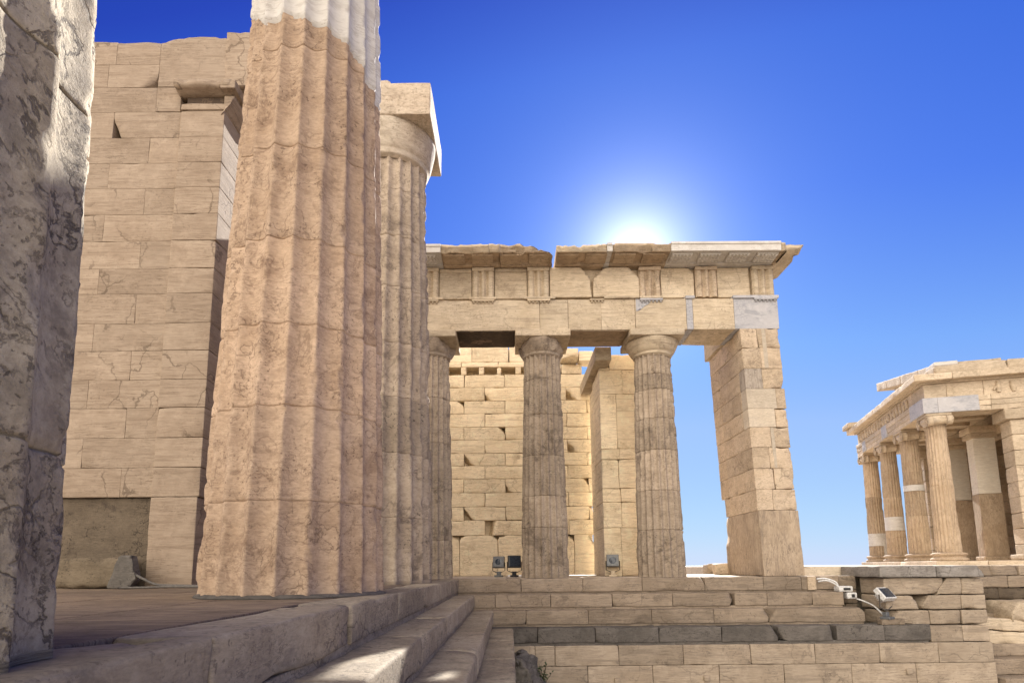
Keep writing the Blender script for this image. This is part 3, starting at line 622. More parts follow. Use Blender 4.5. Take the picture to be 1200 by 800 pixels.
# cornice blocks: corona with sloping soffit, mutules under it
def cornice(x0, x1, mat, seed, cuts=(), new=False, top=7.065, yb=13.4, chip=.06, mut=()):
    pr = [(11.90, top-.055), (11.91, top), (yb, top), (yb, 6.84), (12.40, 6.84), (12.40, 6.875), (11.99, 6.90), (11.975, 6.885), (11.92, 6.885), (11.92, top-.06)]
    pr = np.array(pr)[::-1]
    n = max(2, int((x1-x0)/.06)); mb = MB()
    # refine the profile so wear can bite
    P2 = []
    for a_, b_ in zip(pr, np.roll(pr, -1, 0)):
        k = max(1, int(np.linalg.norm(b_-a_)/.07)); 
        for q in range(k): P2.append(a_+(b_-a_)*q/k)
    prism(mb, P2, x0+.003, x1-.003, 'x', n=n, tone=float(_h(np.array([seed]), np.array([1]), np.array([2]), 3)[0]))
    V = mb.V[0]
    if not new:
        e = np.exp(-((V[:, 1]-11.92)/.10)**2); nn = fbm(V, 4.5, 4, seed)
        V[:, 1] += e*chip*1.1*sstep(.50, .72, nn); V[:, 2] += -np.where(V[:, 2] > top-.1, 1, 0)*e*chip*.5*sstep(.45, .75, fbm(V, 3.3, 4, seed+4))
        V[:, 2] += (fbm(V, 5, 3, seed+8)-.5)*.014; V[:, 1] += (fbm(V, 6, 3, seed+9)-.5)*.012
    for (c, nrm, k) in cuts:
        nrm = np.array(nrm, float)/np.linalg.norm(nrm); dd = (V-np.array(c)) @ nrm+(fbm(V, 5, 4, seed+31)-.5)*k; V -= np.maximum(dd, 0)[:, None]*nrm
    mb.V[0] = V
    if not new:
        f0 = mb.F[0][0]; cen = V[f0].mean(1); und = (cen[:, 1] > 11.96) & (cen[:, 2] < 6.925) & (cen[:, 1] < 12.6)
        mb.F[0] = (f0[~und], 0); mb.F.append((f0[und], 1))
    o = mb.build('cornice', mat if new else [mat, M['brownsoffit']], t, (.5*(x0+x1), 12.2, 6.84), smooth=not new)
    for (m0, m1) in mut:
        q = MB(); pz = [(12.02, 6.896), (12.36, 6.874), (12.36, 6.836), (12.02, 6.858)]
        prism(q, pz, m0, m1, 'x')
        if new:
            for a_ in range(6):
                for b_ in range(3):
                    yy = 12.06+b_*.12; zz = 6.856-(b_*.12)*.065
                    lathe(q, [(.02, zz+.004), (.024, zz-.022), (0, zz-.0225)], (m0+.035+a_*(m1-m0-.07)/5, yy, 0), 8)
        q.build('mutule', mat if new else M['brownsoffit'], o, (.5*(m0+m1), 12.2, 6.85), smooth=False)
    return o
mutx = lambda a, b: [(c-.225, c+.225) for c in np.arange(-1.78, 6.2, .6165) if c-.2 > a and c+.2 < b]
cornice(-6.2, -2.61, M['facade'], 519, mut=mutx(-6.2, -2.6))
cornice(-2.6, -1.43, M['new'], 520, new=True, top=7.07, mut=mutx(-2.6, -1.3))
cornice(-1.43, -.392, M['facade'], 521, mut=mutx(-1.43, -.3))
cornice(-.394, -.163, M['facade'], 522, chip=.1)
cornice(-.165, 1.0, M['pier'], 523, cuts=[((.42, 12, 7.05), (.42, 0, 1), .1), ((.95, 12, 6.9), (1, 0, .25), .08)], chip=.12, mut=mutx(-.2, 1.0))
cornice(1.05, 2.13, M['facade'], 524, chip=.09, mut=mutx(1.0, 2.2))
cornice(2.13, 2.25, M['new'], 525, new=True, top=7.075)
cornice(2.25, 3.5, M['pier'], 526, chip=.09, mut=mutx(2.2, 3.55))
cornice(3.5, 5.86, M['new'], 527, new=True, top=7.09, mut=mutx(3.5, 5.95))
# corner block with its return along the right side
o = cornice(5.865, 5.965, M['facade'], 528, chip=.03)
mb = MB()
pr = [(5.968, 6.845), (5.968, 6.878), (6.26, 6.90), (6.32, 6.885), (6.35, 6.98), (6.36, 7.075), (5.968, 7.075)]
P2 = []
for a_, b_ in zip(np.array(pr), np.roll(np.array(pr), -1, 0)):
    k = max(1, int(np.linalg.norm(b_-a_)/.08))
    for q in range(k): P2.append(a_+(b_-a_)*q/k)
prism(mb, P2[::-1], 11.9, 14.6, 'y', n=36); V = mb.V[0]
V[:, 0] -= np.exp(-((V[:, 0]-6.33)/.1)**2)*.14*sstep(.42, .7, fbm(V, 3.5, 4, 540)); V[:, 2] -= np.where(V[:, 2] > 7.0, .07*sstep(.45, .7, fbm(V, 3, 4, 541)), 0)
V[:, 1] = np.maximum(V[:, 1], 11.9+(V[:, 0]-6.1).clip(0)*.1+.06*fbm(V, 6, 3, 3)*(V[:, 1] < 11.91))
mb.build('corner_cornice', M['facade'], t, (6.1, 13, 6.84))

# ------------------------------------------------------------------ square pier (leans a little, edges broken)
t = thing('square_pier', (5.6, 13.3, 0), 'tall square pier of stacked blocks at the right end of the far porch', 'pier')
def lean(V): V = V.copy(); V[:, 0] -= .17*V[:, 2]/5.35*np.where(1, 1, 1); V[:, 0] = np.where(V[:, 0] > 5.6, V[:, 0]+.02*V[:, 2]/5.35, V[:, 0]); return V
mb = MB(); mo = MB()
GV = stone('grey veined marble', (.42, .36, .30), (.34, .29, .24), (.16, .13, .11), grain=.9, gs=(5, 5, .8), patina=.3, pit=.2, crack=.2, bump=.3)
CR = stone('restored cream marble', (.58, .50, .40), (.53, .45, .35), (.36, .30, .24), grain=.6, gs=(1, 1, 5), patina=.2, pit=.1, crack=.1, bump=.15)
zz = [0, 1.36, 1.80, 2.25, 2.70, 3.14, 3.55, 3.99, 4.44, 4.91, 5.35]
for c in range(10):
    z0, z1 = zz[c]+.002, zz[c+1]-.002; sp = [5.62, 5.58, 5.66, 5.60, 5.68, 5.72, 5.80, 5.62, 5.64, 5.60][c]
    s = 560+c*5; e = 6.06 if c else 6.08
    cu = [((e-.02, 12.4, z0), (1, -.4, -.7), .08)] if c in (2, 4, 7) else ([((e-.02, 12.4, z1), (1, -.4, .7), .08)] if c in (1, 3, 5, 8) else [])
    if c == 0:
        addb(mo, 5.24, 6.08, 12.45, 14.5, z0, z1, r=.012, chip=.05, res=.07, seed=s, T=lean, rough=.008, cuts=[((5.24, 14.4, 1.0), (-.5, 1, .15), .12)])
        continue
    hole = (c == 0)
    if c in (5, 6, 7):
        spf = sp if c == 7 else (5.86 if c == 6 else 5.80)
        mq = MB(); addb(mq, 5.243, spf-.002, 12.448, 12.75, z0, z1, r=.005, chip=.01, res=.09, seed=s+4, T=lean, rough=.003)
        mq.build('grey_block' if c == 7 else 'restored_block', GV if c == 7 else CR, t, (5.5, 12.6, z0))
        sp = spf
    addb(mb, 5.24, sp-.002, 12.45 if c not in (5, 6, 7) else 12.753, 13.98, z0, z1, r=.009, chip=.04, res=.075, seed=s, T=lean, rough=.01)
    addb(mb, 5.24, sp-.002, 13.985, 14.5 if c > 1 else 14.3, z0, z1, r=.012, chip=.06, res=.08, seed=s+1, T=lean, rough=.01)
    addb(mb, sp+.002, e, 12.452, 14.4, z0, z1, r=.01, chip=.10, res=.06, seed=s+2, T=lean, rough=.014, cuts=cu)
mb.build('blocks', M['pier'], t, (5.6, 13.3, 0)); mo.build('base_block', M['orth'], t, (5.6, 13.3, 0))
for (x, z0, z1, wd) in ((5.70, 4.45, 5.34, .07), (5.68, 2.26, 3.13, .06)):
    mq = MB(); addb(mq, x, x+wd, 12.446, 12.6, z0, z1, r=.004, chip=.01, res=.1, seed=600, T=lean, rough=.002); mq.build('restored_strip', CR, t, (x, 12.45, z0))

# ------------------------------------------------------------------ back wall of the far porch and its side wall
t = thing('back_wall', (.2, 17, 0), 'honey coloured ashlar wall behind the far columns, with chipped holes', 'wall')
mb = MB(); zc = [.10, 1.10, 1.51, 1.89, 2.28, 2.67, 3.04, 3.39, 3.78, 4.15, 4.54, 4.91, 5.30, 5.70, 5.72, 5.98, 6.09, 6.62, 7.1]
cz = [.0, 1.10, 1.51, 1.89, 2.28, 2.67, 3.04, 3.40, 3.78, 4.15, 4.54, 4.91, 5.30, 5.68]
Y0 = 16.5; s = 620
hol = {(1, 1): 'bl', (2, 0): 'br', (4, 1): 'tl', (6, 1): 'bl', (8, 1): 'bl', (9, 0): 'br', (9, 1): 'bl', (3, 2): 'br', (7, 0): 'tr'}
for c in range(len(cz)-1):
    z0, z1 = cz[c]+.003, cz[c+1]-.003
    L0 = 1.16 if c else 1.05; off = (-3.0 if c % 2 else -2.43)
    x = off; j = 0
    while x < 2.3:
        x1 = min(x+L0, 2.34); cu = []
        k = (c*7+j*3) % 11
        if k in (1, 6) and c not in (0,): q_ = _h(np.array([c]), np.array([j]), np.array([9]), 4)[0]; cu = [((x+.05+.17*q_, Y0, z0+.02+.10*q_), (-.5-q_*.5, -.45-.4*(1-q_), -.2-.7*q_), .14)]
        if k in (4,): cu = [((x1-.14, Y0, z1-.10), (.7, -.6, .7), .14)]
        if c == 1 and j in (2,): cu = [((x+.22, Y0+.1, z0+.2), (-1, -.5, .1), .08)]
        if c == 0: cu = [((x1-.12, Y0, z1-.1), (.6, -.5, .9), .12), ((x+.1, Y0, z1-.08), (-.6, -.5, .9), .1)]
        if x1 > 2.2 and c == 0: cu = [((2.2, Y0, 1.05), (1, 0, .6), .05)]
        addb(mb, x+.004, x1-.004, Y0, Y0+.55, z0, z1, r=.012, chip=.05, res=.09, seed=s, rough=.01, cuts=cu); s += 1; j += 1; x = x1
# band with sockets for beams: sill, posts, lintel, then top courses
addb(mb, -3, 1.55, Y0+.5, Y0+.62, 5.68, 6.62, r=.01, chip=0, res=.3, seed=700)
for (x0, x1) in ((-2.6, -2.2), (-1.86, -1.72), (-1.36, -1.21), (-.85, -.70), (-.33, -.21), (.2, .36), (.85, 1.5)):
    addb(mb, x0, x1, Y0+.002, Y0+.5, 5.685, 5.905, r=.015, chip=.05, res=.06, seed=int(710+x0*10))
for (x0, x1) in ((-3, -1.35), (-1.35, -.3), (-.3, .9), (.9, 1.5)):
    addb(mb, x0+.003, x1-.003, Y0, Y0+.55, 5.91, 6.05, r=.014, chip=.05, res=.08, seed=int(730+x0*10), rough=.01)
for (x0, x1, zt) in ((-3, -2.2, 6.9), (-2.2, -1.05, 6.8), (-1.05, .0, 6.75), (.02, .85, 6.7), (.86, 1.5, 6.15)):
    addb(mb, x0+.003, x1-.003, Y0+.02, Y0+.55, 6.06, zt, r=.014, chip=.06, res=.08, seed=int(750+x0*10), rough=.01)
addb(mb, 1.52, 2.1, Y0, Y0+.5, 5.69, 5.98, r=.02, chip=.08, res=.08, seed=770)
# roughly set dark-edged blocks at the broken right end of the top
addb(mb, 1.5, 1.98, Y0-.35, Y0+.3, 6.02, 6.33, r=.02, chip=.08, res=.07, seed=771, cuts=[((1.9, Y0-.3, 6.1), (.3, -.6, -1), .1)]); addb(mb, 2.0, 2.4, Y0-.25, Y0+.3, 5.99, 6.28, r=.02, chip=.06, res=.07, seed=772)
addb(mb, -3, 2.32, Y0+.3, Y0+1.0, 0, 5.66, r=.01, chip=0, res=.6, seed=773); 
mb.build('masonry', M['back'], t, (.2, Y0, 0))

t = thing('side_wall', (2.5, 15, 0), 'narrow sunless end wall between the two right far columns, of tall pale blocks', 'wall')
mb = MB(); zc = [0, 1.12, 1.72, 2.05, 2.75, 3.0, 4.35, 4.95]
for c in range(7):
    sp = [2.60, 2.63, 2.63, 2.60, 2.63, 2.59, 3.07][c]
    addb(mb, 2.2, sp-.002, 14.0, 15.2, zc[c]+.003, zc[c+1]-.003, r=.01, chip=.045, res=.08, seed=800+c*3, rough=.009)
    if sp < 2.8: addb(mb, sp+.002, 3.08, 14.0, 15.2, zc[c]+.003, zc[c+1]-.003, r=.01, chip=.045, res=.08, seed=801+c*3, rough=.009)
    addb(mb, 2.26, 3.0, 15.205, 16.2, zc[c]+.003, zc[c+1]-.003, r=.01, chip=.03, res=.15, seed=802+c*3, rough=.009)
addb(mb, 2.21, 2.44, 14.0, 14.8, 4.955, 5.01, r=.012, chip=.02, res=.07, seed=830); addb(mb, 2.45, 3.1, 14.0, 14.8, 4.96, 5.34, r=.015, chip=.1, res=.06, seed=831, cuts=[((2.5, 14, 5.2), (-.6, -1, .4), .2)])
mb.build('masonry', M['back'], t, (2.5, 15, 0))
mb = MB(); addb(mb, 2.04, 2.42, 13.475, 16.48, 5.02, 5.345, r=.012, chip=.04, res=.1, seed=836)
mb.build('beam', M['facade'], t, (2.2, 15, 5.2))

# ------------------------------------------------------------------ flank wall behind the big columns, ending in a pilaster
t = thing('flank_wall', (-5.5, 8.3, 0), 'tall beige ashlar wall behind the big column, ending in a pilaster with a broken capital', 'wall')
mb = MB(); cz = [1.23, 1.64, 2.06, 2.49, 2.90, 3.33, 3.74, 4.19, 4.58, 5.01, 5.43, 5.85, 6.26, 6.68, 7.11, 7.53, 7.92, 8.32]
Y0 = 8.2; s = 850
for c in range(len(cz)-1):
    z0, z1 = cz[c]+.001, cz[c+1]-.001
    xe = -4.93 if c < 14 else -5.33
    xsj = [-9.4, -8.25, -7.1, -5.95, xe] if c % 2 else [-9.0, -7.7, -6.53, -5.38, xe]
    xsj = [q for q in xsj if q <= xe]
    if c == 14: xsj = [-9.4, -8.25, -7.1, -5.33]
    if c in (15, 16): xsj = [-9.4, -7.9, -6.1, -5.33] if c == 15 else [-9.4, -7.1, -6.0, -5.33]
    for j in range(len(xsj)-1):
        cu = []
        if c == 13 and j == 3: cu = [((-5.86, 8.2, 6.80), (-1, -.35, -.45), .03)]
        if c == 13 and len(xsj) == 5 and j == 2: pass
        if c == 15 and j == 2: cu = [((-5.45, 8.2, 7.62), (.9, -.6, -.9), .08)]
        if c == 16: cu = [((-5.6, 8.2, 8.3), (.02, -.1, 1), .05)]
        addb(mb, xsj[j]+.001, xsj[j+1]-.001, Y0, Y0+.4, z0, z1, r=.004, chip=.016, res=.09, seed=s, rough=.004, cuts=cu); s += 1
# big top blocks over the pilaster
addb(mb, -5.33, -4.0, Y0-.0, Y0+1.2, 7.54, 8.40, r=.006, chip=.04, res=.08, seed=900, rough=.008, cuts=[((-4.9, 8.2, 8.38), (-.2, -.05, 1), .1), ((-4.45, 8.2, 8.37), (.25, -.05, 1), .12)])
addb(mb, -4.32, -3.6, Y0-.01, Y0+1.2, 7.55, 8.47, r=.01, chip=.06, res=.08, seed=901, rough=.01)
addb(mb, -5.33, -4.96, Y0, Y0+.4, 7.12, 7.53, r=.004, chip=.02, res=.09, seed=902)
addb(mb, -9.4, -4.4, Y0+.3, Y0+1.1, 0, 8.25, r=.01, chip=0, res=.8, seed=903)
mb.build('masonry', M['wall'], t, (-6, Y0, 0))
mb = MB(); s = 910
addb(mb, -4.93, -4.29, Y0-.03, Y0+1.25, 0, 1.225, r=.008, chip=.03, res=.08, seed=s, rough=.006)
for c in range(14):
    s += 1; xr = -4.27
    addb(mb, -4.928, xr, Y0-.028, Y0+1.25, cz[c]+.002, cz[c+1]-.002, r=.006, chip=.03, res=.09, seed=s, rough=.006, cuts=[((xr, Y0, cz[c+1]), (1, -.6, .6), .07)] if c in (3, 8, 11) else [])
mb.build('pilaster', M['wall'], t, (-4.6, Y0, 0))
mb = MB()
addb(mb, -4.92, -4.25, Y0-.05, Y0+1.3, 7.11, 7.21, r=.01, chip=.03, res=.06, seed=930)
addb(mb, -4.86, -4.3, Y0-.0, Y0+1.2, 7.2, 7.36, r=.01, chip=.03, res=.06, seed=931, mat=1)  # neck below the top slab takes the dark material
prism(mb, [(Y0-.08, 7.36), (Y0-.14, 7.39), (Y0-.20, 7.40), (Y0-.20, 7.50), (Y0+.1, 7.52), (Y0+.1, 7.34)], -4.97, -4.12, 'x', n=14); 
V = mb.V[-1]; V[:, 1] += .05*sstep(.5, .75, fbm(V, 6, 3, 5)); V[:, 2] += (fbm(V, 7, 3, 8)-.5)*.03
addb(mb, -4.28, -4.06, Y0-.18, Y0+1.3, 7.36, 7.5, r=.015, chip=.06, res=.06, seed=933)
addb(mb, -4.28, -4.12, Y0-.05, Y0+1.3, 7.0, 7.35, r=.02, chip=.1, res=.06, seed=934, cuts=[((-4.2, Y0, 7.2), (1, 0, -.6), .08)])
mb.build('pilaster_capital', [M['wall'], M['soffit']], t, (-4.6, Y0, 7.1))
mb = MB(); addb(mb, -9.4, -4.935, Y0+.06, Y0+.4, .0, 1.225, r=.01, chip=.03, res=.1, seed=935, rough=.02); mb.build('base_panel', M['tufa'], t, (-6, Y0, 0))

# loose stones in front of that wall, and a pipe
mb = MB(); addb(mb, -5.95, -5.02, 7.82, 8.18, .004, .40, r=.05, chip=.12, res=.05, seed=940, rough=.02)
tag(mb.build('stone_block', M['tan'], None, (-5.5, 8, 0)), 'long rounded tan block lying against the base of the wall', 'stone block')
mb = MB(); addb(mb, -5.12, -4.72, 7.70, 7.80, .004, .42, r=.02, chip=.06, res=.05, seed=941, rough=.015, cuts=[((-4.80, 7.7, .3), (1, 0, .25), .06), ((-4.74, 7.7, .12), (1, 0, -1.1), .05), ((-5.05, 7.7, .22), (-1, 0, .35), .05)])
tag(mb.build('stone_slab', M['dark'], None, (-4.95, 7.75, 0)), 'thin dark grey broken slab leaning on the tan block', 'stone slab')
mb = MB(); tube(mb, curve([(-4.82, 7.72, .20), (-4.66, 7.72, .12), (-4.5, 7.74, .05), (-4.2, 7.76, .035), (-3.6, 7.7, .02), (-3.0, 7.5, .02)]), .017); tube(mb, curve([(-4.9, 7.6, .02), (-4.6, 7.63, .02), (-4.3, 7.66, .025), (-3.7, 7.62, .02), (-3.0, 7.4, .02)]), .013)
tag(mb.build('conduit_pipe', M['cable'], None, (-4.2, 7.7, 0)), 'thin grey conduit lying on the floor beside the dark slab', 'pipe')

# ------------------------------------------------------------------ small fallen stones on the porch sill
mb = MB(); addb(mb, 5.38, 6.05, 16.4, 16.9, .0, .26, r=.05, chip=.1, res=.06, seed=950, rough=.03, cuts=[((5.95, 16.4, .2), (1, 0, .8), .1)])
tag(mb.build('stone_block', M['nike'], None, (5.7, 16.6, 0)), 'pale loose stone on the sill, right of the round capital column', 'stone block')
mb = MB(); addb(mb, 4.98, 5.42, 14.62, 14.95, .0, .27, r=.04, chip=.08, res=.06, seed=951, rough=.02)
tag(mb.build('stone_block', M['nike'], None, (5.2, 14.8, 0)), 'small pale stone touching the foot of the square pier', 'stone block')

# ------------------------------------------------------------------ floodlights
def rotz(V, a, c):
    V = np.asarray(V)-np.array(c); return np.stack([V[:, 0]*cos(a)-V[:, 1]*sin(a), V[:, 0]*sin(a)+V[:, 1]*cos(a), V[:, 2]], 1)+np.array(c)
def floodlight(loc, yaw, pitch, w_, h_, mats, label, stand=.18, group=None, round_lens=True):
    t = thing('floodlight', loc, label, 'floodlight', group); lx, ly, lz = loc
    hc = np.array([0, 0, stand+h_*.55])
    def T(V):   # pitch the head about x, then turn the whole lamp
        V = np.asarray(V, float)-hc; V = np.stack([V[:, 0], V[:, 1]*cos(pitch)-V[:, 2]*sin(pitch), V[:, 1]*sin(pitch)+V[:, 2]*cos(pitch)], 1)+hc
        return rotz(V, yaw, (0, 0, 0))+np.array(loc)
    T2 = lambda V: rotz(V, yaw, (0, 0, 0))+np.array(loc)
    mb = MB(); V, F = wbox(-w_/2, w_/2, -.05, .05, hc[2]-h_/2, hc[2]+h_/2, r=.012, chip=0, res=.05, rough=0); mb.add(T(V), F)
    V, F = wbox(-w_*.32, w_*.32, .05, .12, hc[2]-h_*.3, hc[2]+h_*.3, r=.02, chip=0, res=.05, rough=0); mb.add(T(V), F)
    for k in range(5):
        z = hc[2]-h_*.3+k*h_*.15; V, F = wbox(-w_*.3, w_*.3, .12, .145, z, z+.008, r=.002, chip=0, res=.1, rough=0); mb.add(T(V), F)
    hd = mb.build('lamp_head', mats[0], t, loc)
    mb = MB()
    if round_lens:
        q = MB(); lathe(q, [(0, -.006), (w_*.22, -.004), (w_*.3, .004)], (0, 0, 0), 28); V = q.V[0][:, [0, 2, 1]]; V = V+np.array([0, -.053, hc[2]]); mb.add(T(V), q.F[0][0])
    else:
        V, F = wbox(-w_*.42, w_*.42, -.057, -.045, hc[2]-h_*.40, hc[2]+h_*.40, r=.006, chip=0, res=.06, rough=0); mb.add(T(V), F)
    mb.build('lens', mats[1], t, loc)
    mb = MB(); hw = w_/2+.014
    q = [(-hw, .0, hc[2]), (-hw, 0, stand*.75), (-hw*.4, 0, stand*.55), (hw*.4, 0, stand*.55), (hw, 0, stand*.75), (hw, 0, hc[2])]
    tube(mb, T2(np.array(q)), .011, 6); tube(mb, T2(np.array([(0, 0, .03), (0, 0, stand*.58)])), .02, 8); mb.build('bracket', mats[2], t, loc)
    mb = MB(); V, F = wbox(-.09, .09, -.09, .09, .0, .045, r=.008, chip=.01, res=.05, rough=.002); mb.add(T2(V), F)
    V, F = wbox(-.05, .05, -.02, .06, .045, .13, r=.008, chip=0, res=.05, rough=0); mb.add(T2(V), F); mb.build('base', mats[3], t, loc)
    return t
G = 'floodlights on the far porch'
floodlight((-.27, 14.4, 0), radians(-12), radians(-16), .27, .27, (M['grey'], M['lens'], M['black'], M['grey']), 'grey floodlight with round lens, left of the dark square floodlight', .2, G)
floodlight((.10, 14.35, 0), radians(8), radians(-4), .31, .29, (M['black'], M['lens'], M['black'], M['black']), 'dark square floodlight close against the middle far column', .2, G, False)
floodlight((2.36, 13.85, 0), radians(-10), radians(-16), .28, .28, (M['grey'], M['lens'], M['black'], M['facade']), 'grey floodlight with round lens at the foot of the narrow end wall', .2, G)
# white lamp on a stone footing, seen from behind on the steps
t = floodlight((7.12, 11.52, -.80), radians(28), radians(-40), .36, .26, (M['white'], M['lens'], M['cable'], M['grey']), 'white floodlight tilted skyward beside the wall end', .32, None, False)
mb = MB(); addb(mb, 6.96, 7.40, 11.44, 11.59, -.899, -.80, r=.01, chip=.03, res=.05, seed=960)
tag(mb.build('stone_block', M['step'], None, (7.18, 11.5, -.9)), 'squared footing stone under the white floodlight', 'stone block')
floodlight((6.45, 14.6, -.30), radians(40), radians(-25), .30, .26, (M['nike'], M['lens'], M['cable'], M['cable']), 'beige floodlight on the sill between the pier and far temple', .3)
# white equipment lying at the step ends, with cables looping down
t = thing('junction_box', (6.62, 12.2, -.31), 'white cable box with a dark opening on the step ends right of the pier', 'box')
for q in ((6.56, 6.84, 12.07, 12.3, -.31, -.20), (6.70, 6.90, 12.05, 12.3, -.45, -.325)):
    mb = MB(); addb(mb, *q, r=.02, chip=.01, res=.05, seed=970, rough=.002); c_ = mb.build('case', M['white'], t, (q[0], q[2], q[4]))
    mb = MB(); addb(mb, q[0]+.08, q[1]-.06, q[2]-.016, q[2]+.004, q[4]+.03, q[5]-.03, r=.01, chip=0, res=.05, seed=972, rough=0); mb.build('opening', M['black'], c_, (q[0]+.08, q[2], q[4]+.03))
for pts, lab in (([(6.24, 12.3, -.06), (6.40, 12.25, -.055), (6.56, 12.2, -.12), (6.62, 12.2, -.22)], 'upper white cable looping from the pier sill to the cable box'),
                 ([(6.24, 12.25, -.11), (6.38, 12.2, -.09), (6.52, 12.18, -.15), (6.6, 12.15, -.23)], 'lower white cable looping from the pier sill to the cable box'),
                 ([(6.9, 12.1, -.45), (7.0, 12.0, -.5), (7.06, 11.8, -.58), (7.1, 11.58, -.74)], 'white cable running from the cable box to the white floodlight')):
    mb = MB(); tube(mb, curve(pts), .016); tag(mb.build('power_cable', M['white'], None, pts[0]), lab, 'cable')
# rubble and plant in the corner at the foot of the steps
mb = MB(); V, F = wbox(.06, .74, 10.3, 11.40, -2.4, -1.25, r=.10, chip=.25, res=.04, seed=980, rough=.06, cuts=[((.17, 10.8, -1.30), (.74, -.12, .5), .22), ((.2, 10.6, -1.4), (.2, -1, .5), .3)])
V = V+(np.stack([fbm(V, 4, 4, 1), fbm(V, 4, 4, 2), fbm(V, 4, 4, 3)], 1)-.5)*.34+(np.stack([fbm(V, 13, 3, 4), fbm(V, 13, 3, 5), fbm(V, 13, 3, 6)], 1)-.5)*.09; V[:, 1] = np.minimum(V[:, 1], 11.40); V[:, 0] = np.maximum(V[:, 0], .07); mb.add(V, F)
tag(mb.build('rubble_rock', M['rubble'], None, (.3, 11, -2.4)), 'rough grey rubble rock in the corner at the foot of the steps', 'rock')
t = thing('small_plant', (.52, 11.2, -2.0), 'small dark green plant growing beside the rubble rock', 'plant')
rng = np.random.default_rng(5); ml = MB(); ms = MB()
for k in range(26):
    a = rng.uniform(-.9, .9); L_ = rng.uniform(.18, .62); b0 = np.array([.52+rng.uniform(-.06, .06), 11.22+rng.uniform(-.1, .1), -1.92]); dr = np.array([sin(a)*.45, -rng.uniform(.1, .4), cos(a)*.95])
    p = [b0+dr*L_*q+np.array([0, -.05*q*q, 0]) for q in (0, .35, .7, 1)]; tube(ms, p, [.006, .005, .004, .002], 5)
    for q in rng.uniform(.2, 1, 16):
        c = b0+dr*L_*q; d1 = rng.normal(size=3); d1 /= np.linalg.norm(d1); d2 = np.cross(d1, rng.normal(size=3)); d2 /= np.linalg.norm(d2); l = rng.uniform(.025, .055)
        ml.add([c, c+d1*l*.5+d2*l*.3, c+d1*l, c+d1*l*.5-d2*l*.3], np.array([[0, 1, 2, 3]]))
ms.build('stem', M['stem'], t, (.5, 11.2, -2)); ml.build('leaves', M['leaf'], t, (.5, 11.2, -2), smooth=False)

# ------------------------------------------------------------------ bastion ground and far temple
def rock_terrace():
    mb = MB(); addb(mb, 6.3, 30, 12.95, 30, -2.4, .19, r=.02, chip=.05, res=1.2, seed=985, rough=.01); return mb
tag(rock_terrace().build('terrace', M['pave'], None, (12, 18, 0)), kind='structure')
U2 = np.array([.279, .960]); V2 = np.array([.960, -.279]); C4 = np.array([10.46, 14.3])
def TN(V):
    V = np.asarray(V, float); return np.stack([C4[0]+V[:, 0]*U2[0]+V[:, 1]*V2[0], C4[1]+V[:, 0]*U2[1]+V[:, 1]*V2[1], V[:, 2]], 1)
t = thing('ionic_temple', (12.5, 16, .2), 'small temple with four slender columns on the terrace at the right', 'temple')
TO = (12.5, 16, .2)
def flip(F): return F[:, ::-1]
def nb(mb, a0, a1, b0, b1, z0, z1, **k):
    V, F = wbox(a0, a1, b0, b1, z0, z1, **k); mb.add(TN(V), flip(F), float(_h(np.array([k.get('seed', 0)]), np.array([7]), np.array([3]), 1)[0])); return mb
